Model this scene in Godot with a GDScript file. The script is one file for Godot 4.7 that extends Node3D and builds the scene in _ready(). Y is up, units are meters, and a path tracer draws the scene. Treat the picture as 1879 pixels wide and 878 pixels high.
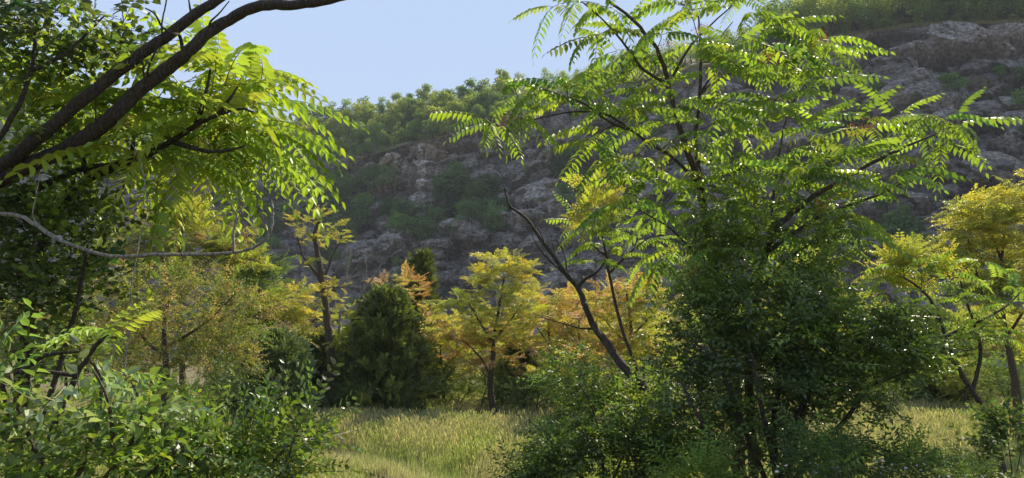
extends Node3D
# An old quarry wall seen across a meadow, between young trees, on a bright hazy afternoon.

const FOCAL := 1342.0            # photograph pixels
const PITCH := 0.1597
const EYE := Vector3(0, 1.6, 0)
var rng := RandomNumberGenerator.new()
var mats := {}
var leafs := {}
var taken := {}

# ------------------------------------------------------------------ helpers
class MB:                         # collects triangles for one mesh
	var v := PackedVector3Array()
	var n := PackedVector3Array()
	var c := PackedColorArray()
	var ix := PackedInt32Array()
	func tri(a: Vector3, b: Vector3, d: Vector3, col: Color) -> void:
		var k := v.size()
		v.append(a); v.append(b); v.append(d)
		c.append(col); c.append(col); c.append(col)
		ix.append(k); ix.append(k + 1); ix.append(k + 2)
	func quad(a: Vector3, b: Vector3, d: Vector3, e: Vector3, col: Color) -> void:
		var k := v.size()
		v.append(a); v.append(b); v.append(d); v.append(e)
		for i in 4: c.append(col)
		ix.append_array(PackedInt32Array([k, k + 1, k + 2, k, k + 2, k + 3]))
	func mesh() -> ArrayMesh:
		var a := []
		a.resize(Mesh.ARRAY_MAX)
		a[Mesh.ARRAY_VERTEX] = v
		if n.size() == v.size() and n.size() > 0: a[Mesh.ARRAY_NORMAL] = n
		a[Mesh.ARRAY_COLOR] = c
		a[Mesh.ARRAY_INDEX] = ix
		var m := ArrayMesh.new()
		if v.size() > 0: m.add_surface_from_arrays(Mesh.PRIMITIVE_TRIANGLES, a)
		return m

func rf(a: float, b: float) -> float: return rng.randf_range(a, b)
func rv() -> Vector3: return Vector3(rng.randf_range(-1, 1), rng.randf_range(-1, 1), rng.randf_range(-1, 1))

# a place in the world: sight line of a spot in the photograph, at a distance in metres
func P(px: float, py: float, d: float) -> Vector3:
	var b := -(py - 439.0) / FOCAL
	var dir := Vector3((px - 939.5) / FOCAL, sin(PITCH) + b * cos(PITCH), -cos(PITCH) + b * sin(PITCH))
	return EYE + dir * (d / -dir.z)

func proj(p: Vector3) -> Vector2:
	var q := p - EYE
	var f := q.y * sin(PITCH) - q.z * cos(PITCH)
	return Vector2(939.5 + FOCAL * q.x / f, 439.0 - FOCAL * (q.y * cos(PITCH) + q.z * sin(PITCH)) / f)

func lerp_table(t: Array, x: float, k: int) -> float:
	if x <= t[0][0]: return t[0][k]
	for i in range(1, t.size()):
		if x <= t[i][0]:
			var u: float = (x - t[i - 1][0]) / (t[i][0] - t[i - 1][0])
			return lerpf(t[i - 1][k], t[i][k], u * u * (3 - 2 * u) * 0.5 + u * 0.5)
	return t[-1][k]

func named(s: String) -> String:
	taken[s] = taken.get(s, -1) + 1
	return s if taken[s] == 0 else "%s_%03d" % [s, taken[s]]

func thing(called: String, label: String, category: String, at: Vector3, group := "") -> Node3D:
	var o := Node3D.new()
	o.name = named(called)
	add_child(o)
	o.position = at
	o.set_meta("label", label)
	o.set_meta("category", category)
	if group != "": o.set_meta("group", group)
	return o

func part(called: String, m: Mesh, mat: Material, parent: Node, stuff := false) -> MeshInstance3D:
	var o := MeshInstance3D.new()
	o.name = called
	o.mesh = m
	o.material_override = mat
	parent.add_child(o, true)
	if stuff: o.set_meta("kind", "stuff")
	return o

func many(called: String, m: Mesh, mat: Material, buf: PackedFloat32Array, parent: Node) -> MultiMeshInstance3D:
	var mm := MultiMesh.new()
	mm.transform_format = MultiMesh.TRANSFORM_3D
	mm.use_colors = true
	mm.mesh = m
	mm.instance_count = buf.size() / 16
	mm.buffer = buf
	var o := MultiMeshInstance3D.new()
	o.name = called
	o.multimesh = mm
	o.material_override = mat
	parent.add_child(o, true)
	o.set_meta("kind", "stuff")
	return o

func put(buf: PackedFloat32Array, b: Basis, o: Vector3, c: Color) -> void:
	buf.append_array(PackedFloat32Array([b.x.x, b.y.x, b.z.x, o.x, b.x.y, b.y.y, b.z.y, o.y, b.x.z, b.y.z, b.z.z, o.z, c.r, c.g, c.b, 1.0]))

func aim(dir: Vector3, up: Vector3) -> Basis:
	var d := dir.normalized()
	if absf(d.dot(up.normalized())) > 0.97: up = Vector3(0.3, 0.2, 0.9)
	return Basis.looking_at(d, up)

# ------------------------------------------------------------------ materials
func noise_tex(freq: float, lo: Color, hi: Color, seed_: int, octaves := 5, size := 512, kind := FastNoiseLite.TYPE_SIMPLEX_SMOOTH) -> NoiseTexture2D:
	var nz := FastNoiseLite.new()
	nz.seed = seed_
	nz.noise_type = kind
	nz.frequency = freq
	nz.fractal_octaves = octaves
	var t := NoiseTexture2D.new()
	t.width = size; t.height = size
	t.seamless = true
	t.noise = nz
	var g := Gradient.new()
	g.set_color(0, lo); g.set_color(1, hi)
	g.set_offset(0, 0.15); g.set_offset(1, 0.85)
	t.color_ramp = g
	return t

func bump_tex(freq: float, seed_: int, octaves := 5) -> NoiseTexture2D:
	return noise_tex(freq, Color.BLACK, Color.WHITE, seed_, octaves)

func leaf_mat(key: String, tint: Color, rough: float, through: Color, spec := 0.5) -> StandardMaterial3D:
	var m := StandardMaterial3D.new()
	m.resource_name = key
	m.albedo_color = tint.linear_to_srgb()
	m.vertex_color_use_as_albedo = true
	m.roughness = rough
	m.metallic_specular = spec
	m.backlight_enabled = true
	m.backlight = through
	m.cull_mode = BaseMaterial3D.CULL_DISABLED
	mats[key] = m
	return m

func bark_mat(key: String, lo: Color, hi: Color, scale: float, seed_: int) -> void:
	var m := StandardMaterial3D.new()
	m.resource_name = key
	m.albedo_texture = noise_tex(0.02, lo, hi, seed_, 5)
	m.uv1_triplanar = true
	m.uv1_world_triplanar = true
	m.uv1_scale = Vector3(scale, scale * 0.35, scale)
	m.roughness = 0.9
	m.vertex_color_use_as_albedo = true
	m.heightmap_enabled = true
	m.heightmap_texture = bump_tex(0.03, seed_ + 5)
	m.heightmap_scale = 1.2
	mats[key] = m

func make_materials() -> void:
	var white := Color(1, 1, 1)
	leaf_mat("leaf", white, 0.5, Color(1, 1, 0.75))          # thin bright leaves
	leaf_mat("leaf_glossy", white, 0.37, Color(0.9, 0.9, 0.55), 0.55)  # firm shiny leaves
	leaf_mat("leaf_dull", white, 0.65, Color(0.9, 0.9, 0.7), 0.4)
	leaf_mat("needle", white, 0.6, Color(0.7, 0.7, 0.4), 0.35)
	leaf_mat("grass", white, 0.5, Color(0.95, 0.95, 0.7), 0.4)
	bark_mat("bark_dark", Color(0.13, 0.11, 0.09), Color(0.34, 0.30, 0.26), 5.0, 3)
	bark_mat("bark_brown", Color(0.16, 0.13, 0.10), Color(0.42, 0.36, 0.29), 5.0, 9)
	bark_mat("bark_grey", Color(0.34, 0.32, 0.29), Color(0.66, 0.63, 0.58), 5.0, 17)
	var r := StandardMaterial3D.new()
	r.resource_name = "rock"
	r.albedo_texture = noise_tex(0.012, Color(0.42, 0.40, 0.38), Color(1, 0.98, 0.95), 31, 6, 1024)
	r.uv1_triplanar = true
	r.uv1_world_triplanar = true
	r.uv1_scale = Vector3(0.07, 0.11, 0.07)
	r.vertex_color_use_as_albedo = true
	r.roughness = 0.9
	r.heightmap_enabled = true
	r.heightmap_texture = bump_tex(0.02, 37, 6)
	r.heightmap_scale = 22.0
	mats["rock"] = r
	var g := StandardMaterial3D.new()
	g.resource_name = "soil"
	g.albedo_texture = noise_tex(0.02, Color(0.22, 0.2, 0.1), Color(0.46, 0.42, 0.26), 41, 6, 1024)
	g.uv1_triplanar = true
	g.uv1_world_triplanar = true
	g.uv1_scale = Vector3(0.16, 0.16, 0.16)
	g.roughness = 0.95
	mats["soil"] = g
	var pth := StandardMaterial3D.new()
	pth.resource_name = "bare_soil"
	pth.albedo_texture = noise_tex(0.03, Color(0.42, 0.37, 0.28), Color(0.68, 0.62, 0.50), 43, 6)
	pth.uv1_triplanar = true
	pth.uv1_world_triplanar = true
	pth.uv1_scale = Vector3(0.5, 0.5, 0.5)
	pth.roughness = 0.95
	mats["bare_soil"] = pth

# ------------------------------------------------------------------ leaves
# a blade growing along dir, upper side towards up; fine = eight faces with a fold and a curl, else two
func blade(mb: MB, base: Vector3, dir: Vector3, up: Vector3, length: float, width: float, fold: float, curl: float, col: Color, fine := false, broad := 0.38) -> void:
	var d := dir.normalized()
	var s := d.cross(up).normalized()
	var u := s.cross(d)
	if not fine:
		var t := base + d * length - u * curl * length
		var m := base + d * length * broad + u * fold * width
		mb.tri(base, m + s * width * 0.5, t, col)
		mb.tri(base, t, m - s * width * 0.5, col * Color(0.93, 0.95, 0.95))
		return
	var a := base + d * length * 0.3 - u * curl * length * 0.08
	var b := base + d * length * 0.66 - u * curl * length * 0.42
	var t2 := base + d * length * 0.97 - u * curl * length
	var wa := width * (0.5 if broad < 0.4 else 0.42)
	var wb := width * (0.36 if broad < 0.4 else 0.46)
	var f := u * fold * width
	var al := a - s * wa + f
	var ar := a + s * wa + f
	var bl := b - s * wb + f
	var br := b + s * wb + f
	var c2 := col * Color(0.93, 0.95, 0.95)
	mb.tri(base, ar, a, col); mb.tri(base, a, al, c2)
	mb.quad(a, ar, br, b, col); mb.quad(al, a, b, bl, c2)
	mb.tri(b, br, t2, col); mb.tri(bl, b, t2, c2)

func stick(mb: MB, a: Vector3, b: Vector3, r0: float, r1: float, col: Color) -> void:
	var d := (b - a).normalized()
	var s := d.cross(Vector3(0.31, 0.87, 0.38)).normalized()
	var u := s.cross(d)
	var o := [s, (-s * 0.5 + u * 0.87), (-s * 0.5 - u * 0.87)]
	for i in 3:
		var p: Vector3 = o[i]
		var q: Vector3 = o[(i + 1) % 3]
		mb.quad(a + p * r0, a + q * r0, b + q * r1, b + p * r1, col)

# long feather-like leaf: rachis along -Z, unit metres
func pinnate(length: float, pairs: int, ll: float, lw: float, droop: float, hang: float, fine: bool, stalk: Color, petiole := 0.16, vary := 0.12) -> ArrayMesh:
	var mb := MB.new()
	pinnate_into(mb, Transform3D(), length, pairs, ll, lw, droop, hang, fine, stalk, petiole, vary, Color(1, 1, 1))
	return mb.mesh()

func pinnate_into(mb: MB, xf: Transform3D, length: float, pairs: int, ll: float, lw: float, droop: float, hang: float, fine: bool, stalk: Color, petiole: float, vary: float, tint: Color) -> void:
	var pts := []
	var side := rf(-0.10, 0.10)
	for i in 7:
		var t := i / 6.0
		pts.append(Vector3(side * length * t * t, length * (0.10 * t - droop * t * t), -length * t * (1.0 - 0.12 * droop * t)))
	for i in 6:
		stick(mb, xf * pts[i], xf * pts[i + 1], 0.0035 * (1.1 - i / 7.0) * length / 0.6, 0.0035 * (1.1 - (i + 1) / 7.0) * length / 0.6, stalk)
	for k in pairs + 1:
		var t := petiole + (1 - petiole) * k / float(pairs)
		var fi := minf(t * 6.0, 5.999)
		var i := int(fi)
		var p: Vector3 = pts[i].lerp(pts[i + 1], fi - i)
		var d: Vector3 = (pts[i + 1] - pts[i]).normalized()
		var size := lerpf(0.85, 1.0, sin(t * PI)) * (1.0 if t < 0.85 else 0.75)
		for s in [-1.0, 1.0]:
			if k == pairs and s > 0: continue
			var j := 1.0 + rf(-vary, vary)
			var hg := hang + rf(-0.2, 0.2)
			var dir: Vector3 = (Vector3(s, 0, 0) + d * rf(0.22, 0.42) + Vector3(0, -hg, 0)) if k < pairs else (d + Vector3(0, -hang * 0.4, 0))
			var up: Vector3 = Vector3(rf(-0.15, 0.15), 1, 0) + Vector3(s * hg * 0.9, 0, 0) + d * rf(-0.25, 0.15)
			var b := rf(0.86, 1.12)
			var col := Color(b * rf(0.93, 1.07), b, b * rf(0.85, 1.15)) * tint
			col.a = 1.0
			blade(mb, xf * p, xf.basis * dir, xf.basis * up, ll * size * j, lw * size * j, rf(0.10, 0.24), rf(0.05, 0.22), col, fine)

# a shoot along -Z with simple leaves in pairs
func shoot(length: float, nodes: int, ll: float, lw: float, fine: bool, wood: Color, broad := 0.38, spread := 0.9, alt := false) -> ArrayMesh:
	var mb := MB.new()
	var pts := [Vector3.ZERO]
	var bend := Vector3(rf(-0.2, 0.2), rf(-0.25, 0.1), 0)
	for i in 4:
		var t := (i + 1) / 4.0
		pts.append(Vector3(bend.x * t * t, bend.y * t * t, -t) * length)
		stick(mb, pts[i], pts[i + 1], 0.003 * (1.2 - i / 4.0), 0.003 * (1.2 - (i + 1) / 4.0), wood)
	for k in nodes:
		var t := 0.12 + 0.88 * k / maxf(1.0, nodes - 1.0)
		var fi := minf(t * 4.0, 3.999)
		var i := int(fi)
		var p: Vector3 = pts[i].lerp(pts[i + 1], fi - i)
		var d: Vector3 = (pts[i + 1] - pts[i]).normalized()
		var roll := (PI / 2 if k % 2 else 0.0) * 0.55 + rf(-0.3, 0.3)
		for s in [-1.0, 1.0]:
			if alt and (k % 2 == 0) == (s > 0): continue
			var sd := Vector3(s * cos(roll), s * sin(roll) * 0.6, 0)
			var dir := sd * spread + d * rf(0.4, 0.8) + Vector3(0, rf(-0.35, 0.2), 0)
			var up := Vector3(rf(-0.3, 0.3), 1, 0.2) + sd * rf(-0.4, 0.3)
			var b := rf(0.8, 1.15)
			var j := rf(0.75, 1.15) * (1.0 - 0.25 * t)
			blade(mb, p + sd * 0.004, dir, up, ll * j, lw * j, rf(0.06, 0.22), rf(0.02, 0.3), Color(b * rf(0.92, 1.08), b, b * rf(0.85, 1.15)), fine, broad)
	return mb.mesh()

# feathery spray: several small feather leaves on a twig, for trees some way off
func locust_spray(fine := false) -> ArrayMesh:
	var mb := MB.new()
	stick(mb, Vector3.ZERO, Vector3(0, -0.02, -0.42), 0.004, 0.002, Color(0.35, 0.26, 0.18))
	for k in 7:
		var z := -0.05 - 0.06 * k
		var s := -1.0 if k % 2 else 1.0
		var dir := Vector3(s * rf(0.7, 1.1), rf(-0.12, 0.22), -rf(0.35, 0.8)) if k < 6 else Vector3(rf(-0.2, 0.2), 0.05, -1)
		var b := rf(0.82, 1.15)
		pinnate_into(mb, Transform3D(aim(dir, Vector3(rf(-0.4, 0.4), 1, rf(-0.3, 0.3))), Vector3(0, -0.02 * k / 6.0, z)), rf(0.19, 0.28), 4, 0.088, 0.042, rf(0.05, 0.35), rf(0.0, 0.45), fine, Color(0.5, 0.4, 0.2), 0.12, 0.2, Color(b * rf(0.92, 1.12), b, b))
	return mb.mesh()

func cedar_spray() -> ArrayMesh:
	var mb := MB.new()
	for k in 26:
		var t := k / 26.0
		var p := Vector3(0, 0.05 * t, -0.36 * t)
		var s := -1.0 if k % 2 else 1.0
		var dir := Vector3(s * rf(0.5, 1.0), rf(-0.3, 0.6), -rf(0.6, 1.2))
		var b := rf(0.7, 1.25)
		blade(mb, p, dir, Vector3(rf(-0.6, 0.6), 1, 0), rf(0.10, 0.19) * (1.1 - 0.4 * t), 0.036, rf(-0.2, 0.3), rf(-0.1, 0.3), Color(b, b, b))
	return mb.mesh()

# ------------------------------------------------------------------ wood
func smooth(pts: Array, per: int, wob: float) -> Array:
	var out := []
	var n := pts.size()
	for i in n - 1:
		var a: Vector3 = pts[maxi(i - 1, 0)]
		var b: Vector3 = pts[i]
		var c: Vector3 = pts[i + 1]
		var d: Vector3 = pts[mini(i + 2, n - 1)]
		for k in per:
			var t := k / float(per)
			var q: Vector3 = 0.5 * ((2.0 * b) + (c - a) * t + (2.0 * a - 5.0 * b + 4.0 * c - d) * t * t + (3.0 * b - a - 3.0 * c + d) * t * t * t)
			if i + k > 0: q += rv() * wob
			out.append(q)
	out.append(pts[n - 1])
	return out

func tube(mb: MB, pts: Array, r0: float, r1: float, sides: int, rough := 0.12, col := Color(1, 1, 1), flare := 0.0) -> void:
	var n := pts.size()
	var up := Vector3(0.3, 0.1, 0.95)
	var start := mb.v.size()
	var ridge := []
	for k in sides: ridge.append(rf(-rough, rough) * 0.8)
	for i in n:
		var d: Vector3 = (pts[mini(i + 1, n - 1)] - pts[maxi(i - 1, 0)]).normalized()
		var s := d.cross(up).normalized()
		if s.length() < 0.5: s = d.cross(Vector3.RIGHT).normalized()
		up = s.cross(d)
		var t := i / float(n - 1)
		var r := lerpf(r0, r1, t) * (1.0 + flare * exp(-t * 12.0))
		var knot := 1.0 + rf(-rough, rough) * 0.35
		for k in sides:
			var a := TAU * k / sides
			var o := s * cos(a) + up * sin(a)
			mb.v.append(pts[i] + o * r * knot * (1.0 + ridge[k] + rf(-rough, rough) * 0.35))
			mb.n.append(o)
			mb.c.append(col)
	for i in n - 1:
		for k in sides:
			var a := start + i * sides + k
			var b := start + i * sides + (k + 1) % sides
			mb.ix.append_array(PackedInt32Array([a, b, b + sides, a, b + sides, a + sides]))
	var tip := mb.v.size()
	mb.v.append(pts[n - 1] + (pts[n - 1] - pts[n - 2]).normalized() * r1); mb.n.append((pts[n - 1] - pts[n - 2]).normalized()); mb.c.append(col)
	for k in sides:
		mb.ix.append_array(PackedInt32Array([start + (n - 1) * sides + k, start + (n - 1) * sides + (k + 1) % sides, tip]))

class Wood:                      # where twigs may start
	var p := PackedVector3Array()
	var r := PackedFloat32Array()
	func add(pts: Array, r0: float, r1: float) -> void:
		for i in pts.size():
			p.append(pts[i]); r.append(lerpf(r0, r1, i / float(pts.size() - 1)))
	func nearest(t: Vector3) -> int:
		var best := 0
		var low := 1e9
		for i in p.size():
			var q := p[i]
			var dd := q.distance_to(t)
			var cost := dd + 0.7 * maxf(0.0, q.y - t.y)
			if cost < low:
				low = cost; best = i
		return best

func twig_to(w: Wood, mb: MB, target: Vector3, thick: float, sides := 3) -> Array:
	var k := w.nearest(target)
	var a := w.p[k]
	var dist := a.distance_to(target)
	var mid := a.lerp(target, 0.5) + rv() * dist * 0.1 + Vector3(0, dist * 0.06, 0)
	var pts := smooth([a, mid, target], 3, dist * 0.015)
	var r0 := minf(w.r[k] * 0.8, thick * (0.5 + 0.7 * dist))
	var r1 := minf(r0 * 0.5, thick * 0.35)
	tube(mb, pts, r0, r1, sides, 0.05)
	w.add(pts.slice(1), r0, r1)
	return pts

func poly(a: Array) -> Array:      # [px, py, d, ...] to points
	var out := []
	for i in range(0, a.size(), 3): out.append(P(a[i], a[i + 1], a[i + 2]))
	return out

func ground(x: float, z: float) -> float:
	var far := clampf((-z - 45.0) / 60.0, 0.0, 1.0)
	var dip := clampf((-z - 4.0) / 6.0, 0.0, 1.0)
	return -0.65 * dip * dip * (3.0 - 2.0 * dip) + 0.06 * sin(x * 0.5 + 1.0) * cos(z * 0.37) + 0.04 * sin(x * 1.3 + z * 0.9) + 1.5 * far * far

# limbs: [r0, r1, [px, py, d, ...]] - the first is the trunk and is carried down to the ground
func frame_of(called: String, label: String, category: String, group: String, limbs: Array, bark: String, sides := 8) -> Dictionary:
	var first := poly(limbs[0][2])
	var foot: Vector3 = first[0]
	foot.y = ground(foot.x, foot.z) - 0.05
	var root := thing(called, label, category, foot, group)
	var w := Wood.new()
	for i in limbs.size():
		var pts := poly(limbs[i][2])
		if i == 0:
			if pts[0].y > foot.y + 0.35: pts.insert(0, foot)
			else: pts[0] = foot
		var len_ := 0.0
		for k in pts.size() - 1: len_ += pts[k].distance_to(pts[k + 1])
		pts = smooth(pts, 5, len_ / pts.size() * 0.012)
		for k in pts.size(): pts[k] -= foot
		var mb := MB.new()
		tube(mb, pts, limbs[i][0], limbs[i][1], sides if i == 0 else maxi(sides - 2, 4), 0.1, Color(1, 1, 1), 0.45 if i == 0 else 0.15)
		part("trunk" if i == 0 else "branch", mb.mesh(), mats[limbs[i][3] if limbs[i].size() > 3 else bark], root)
		w.add(pts, limbs[i][0], limbs[i][1])
	return {"root": root, "foot": foot, "wood": w, "bark": bark}

func pick(pal: Array) -> Color:
	var a: Color = pal[rng.randi() % pal.size()]
	var b := rf(0.82, 1.18)
	return Color(a.r * b * rf(0.92, 1.08), a.g * b, a.b * b * rf(0.85, 1.15))

func shade_of(a: Color) -> Color:
	var b := rf(0.85, 1.15)
	return Color(a.r * b, a.g * b, a.b * b)

# lobes: [px, py, d, rx, ry, rd(m), clumps, palette] - leafy masses the tree carries
func foliage(t: Dictionary, lobes: Array, pals: Array, meshes: Array, mat: String, o := {}) -> void:
	var per: int = o.get("per", 6)
	var s0: float = o.get("s0", 0.8)
	var s1: float = o.get("s1", 1.25)
	var flat: float = o.get("flat", 0.5)
	var rad: float = o.get("rad", 0.3)
	var thick: float = o.get("thick", 0.006)
	var most: int = o.get("parts", 0)
	var shell: float = o.get("shell", 0.45)
	var lumps := FastNoiseLite.new(); lumps.seed = 6; lumps.frequency = 0.9
	var tw := MB.new()
	var bufs := []
	for m in meshes: bufs.append(PackedFloat32Array())
	var jobs := []
	for lb in lobes:
		var k: float = lb[2] / FOCAL
		for i in int(lb[6]):
			var q := rv()
			while q.length() > 1.0 or q.length() < 0.05: q = rv()
			var lump := 0.74 + 0.62 * lumps.get_noise_3d(q.normalized().x * 1.6 + lb[0] * 0.37, q.normalized().y * 1.6 + lb[1] * 0.31, q.normalized().z * 1.6)
			if rng.randf() < 0.14: lump *= rf(1.1, 1.5)
			q = q.normalized() * pow(q.length(), shell) * clampf(lump * 1.25, 0.5, 1.6)
			var c := P(lb[0], lb[1], lb[2]) + Vector3(q.x * lb[3] * k, q.y * lb[4] * k, q.z * lb[5])
			if c.y < ground(c.x, c.z) + 0.12: c.y = ground(c.x, c.z) + rf(0.12, 0.4)
			jobs.append([c - t.foot, P(lb[0], lb[1] + lb[4] * 0.8, lb[2]) - t.foot, pals[lb[7]]])
	var w: Wood = t.wood
	var trunk_at := w.p[w.p.size() / 3]
	jobs.sort_custom(func(a, b): return a[0].distance_squared_to(trunk_at) < b[0].distance_squared_to(trunk_at))
	var made := 0
	for j in jobs:
		var tip: Vector3 = j[0]
		var pts := twig_to(w, tw, tip, thick)
		var along: Vector3 = (pts[-1] - pts[-3]).normalized()
		var out: Vector3 = (tip - j[1]).normalized()
		var hue := pick(j[2])
		for i in per:
			var u := 1.0 if i == 0 else rf(0.35, 1.0)
			var pos: Vector3 = pts[clampi(int(u * (pts.size() - 1)), 1, pts.size() - 1)] + rv() * rad * (0.15 if i == 0 else 1.0)
			var dir := along * 0.7 + out * 0.5 + rv() * 0.9
			dir.y *= 1.0 - flat
			dir.y -= o.get("droop", 0.0)
			var up := Vector3(0, 1, 0) + rv() * (1.0 - flat) * 0.9
			var sc := rf(s0, s1)
			var b := aim(dir, up).scaled_local(Vector3(sc, sc, sc))
			var k := rng.randi() % meshes.size()
			if pos.y < 0.12: continue
			if made < most and i < 2:
				var l := part(o.get("part_name", "leaf"), meshes[k], tint_of(mat, hue if rng.randf() < 0.6 else pick(j[2])), t.root)
				l.transform = Transform3D(b, pos)
				made += 1
			else:
				put(bufs[k], b, pos, shade_of(hue) if rng.randf() < 0.7 else pick(j[2]))
	part("twigs", tw.mesh(), mats[t.bark], t.root, true)
	for k in meshes.size():
		if bufs[k].size(): many(o.get("mass_name", "crown"), meshes[k], mats[mat], bufs[k], t.root)

# a few shades of a leaf material for leaves that are parts of their own
func tint_of(mat: String, c: Color) -> Material:
	var q := Color(snappedf(c.r, 0.04), snappedf(c.g, 0.05), snappedf(c.b, 0.02))
	q = Color(maxf(q.r, 0.02), maxf(q.g, 0.03), maxf(q.b, 0.01))
	var key := "%s_%d_%d_%d" % [mat, int(q.r * 100), int(q.g * 100), int(q.b * 100)]
	if not mats.has(key):
		var m: StandardMaterial3D = mats[mat].duplicate()
		m.albedo_color = q.linear_to_srgb()
		m.resource_name = key
		mats[key] = m
	return mats[key]

# rosettes of long feather leaves at shoot tips: [px, py, d]
func fronds(t: Dictionary, tips: Array, per: int, meshes: Array, pal: Array, s0: float, s1: float, o := {}) -> void:
	var tw := MB.new()
	var w: Wood = t.wood
	var at := w.p[w.p.size() / 3]
	var js := []
	for p in tips: js.append(P(p[0], p[1], p[2]) - t.foot)
	js.sort_custom(func(a, b): return a.distance_squared_to(at) < b.distance_squared_to(at))
	for tip in js:
		var pts := twig_to(w, tw, tip, o.get("thick", 0.008), 5)
		var along: Vector3 = (pts[-1] - pts[-3]).normalized()
		var a0 := rf(0, TAU)
		for i in per:
			var a := a0 + TAU * i / per + rf(-0.35, 0.35)
			var dir := Vector3(cos(a), rf(-0.15, 0.5), sin(a)) + along * rf(0.3, 0.9)
			var pos: Vector3 = pts[-1].lerp(pts[-3], rf(0.0, 0.8))
			var sc := rf(s0, s1)
			var l := part("leaf", meshes[rng.randi() % meshes.size()], tint_of(o.get("mat", "leaf"), pick(pal)), t.root)
			l.transform = Transform3D(aim(dir, Vector3.UP + rv() * 0.25).scaled_local(Vector3(sc, sc, sc)), pos)
	part("twigs", tw.mesh(), mats[t.bark], t.root, true)

# ------------------------------------------------------------------ the setting
# along the wall: photograph column, its top edge there, distance, how ledged and how sloping it is
var wall := [[-400, 300, 218, 0.2, 0.3], [0, 305, 205, 0.3, 0.3], [300, 322, 198, 0.5, 0.25], [450, 318, 194, 0.6, 0.2], [600, 300, 190, 1.0, 0.1], [680, 284, 187, 1.0, 0.1], [760, 262, 184, 1.0, 0.1], [860, 243, 180, 0.9, 0.15], [950, 220, 175, 0.5, 0.25], [1050, 186, 169, 0.2, 0.4], [1150, 152, 164, 0.2, 0.5], [1300, 122, 157, 0.3, 0.6], [1400, 103, 152, 0.4, 0.7], [1560, 64, 146, 0.5, 0.8], [1700, 46, 140, 0.4, 0.9], [1879, 42, 134, 0.3, 0.9], [2250, 30, 124, 0.3, 0.9]]
const COLS := 720
const ROWS := 150
var rock_at := PackedVector3Array()
var edge_at := PackedVector3Array()
var edge_px := PackedFloat32Array()

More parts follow.
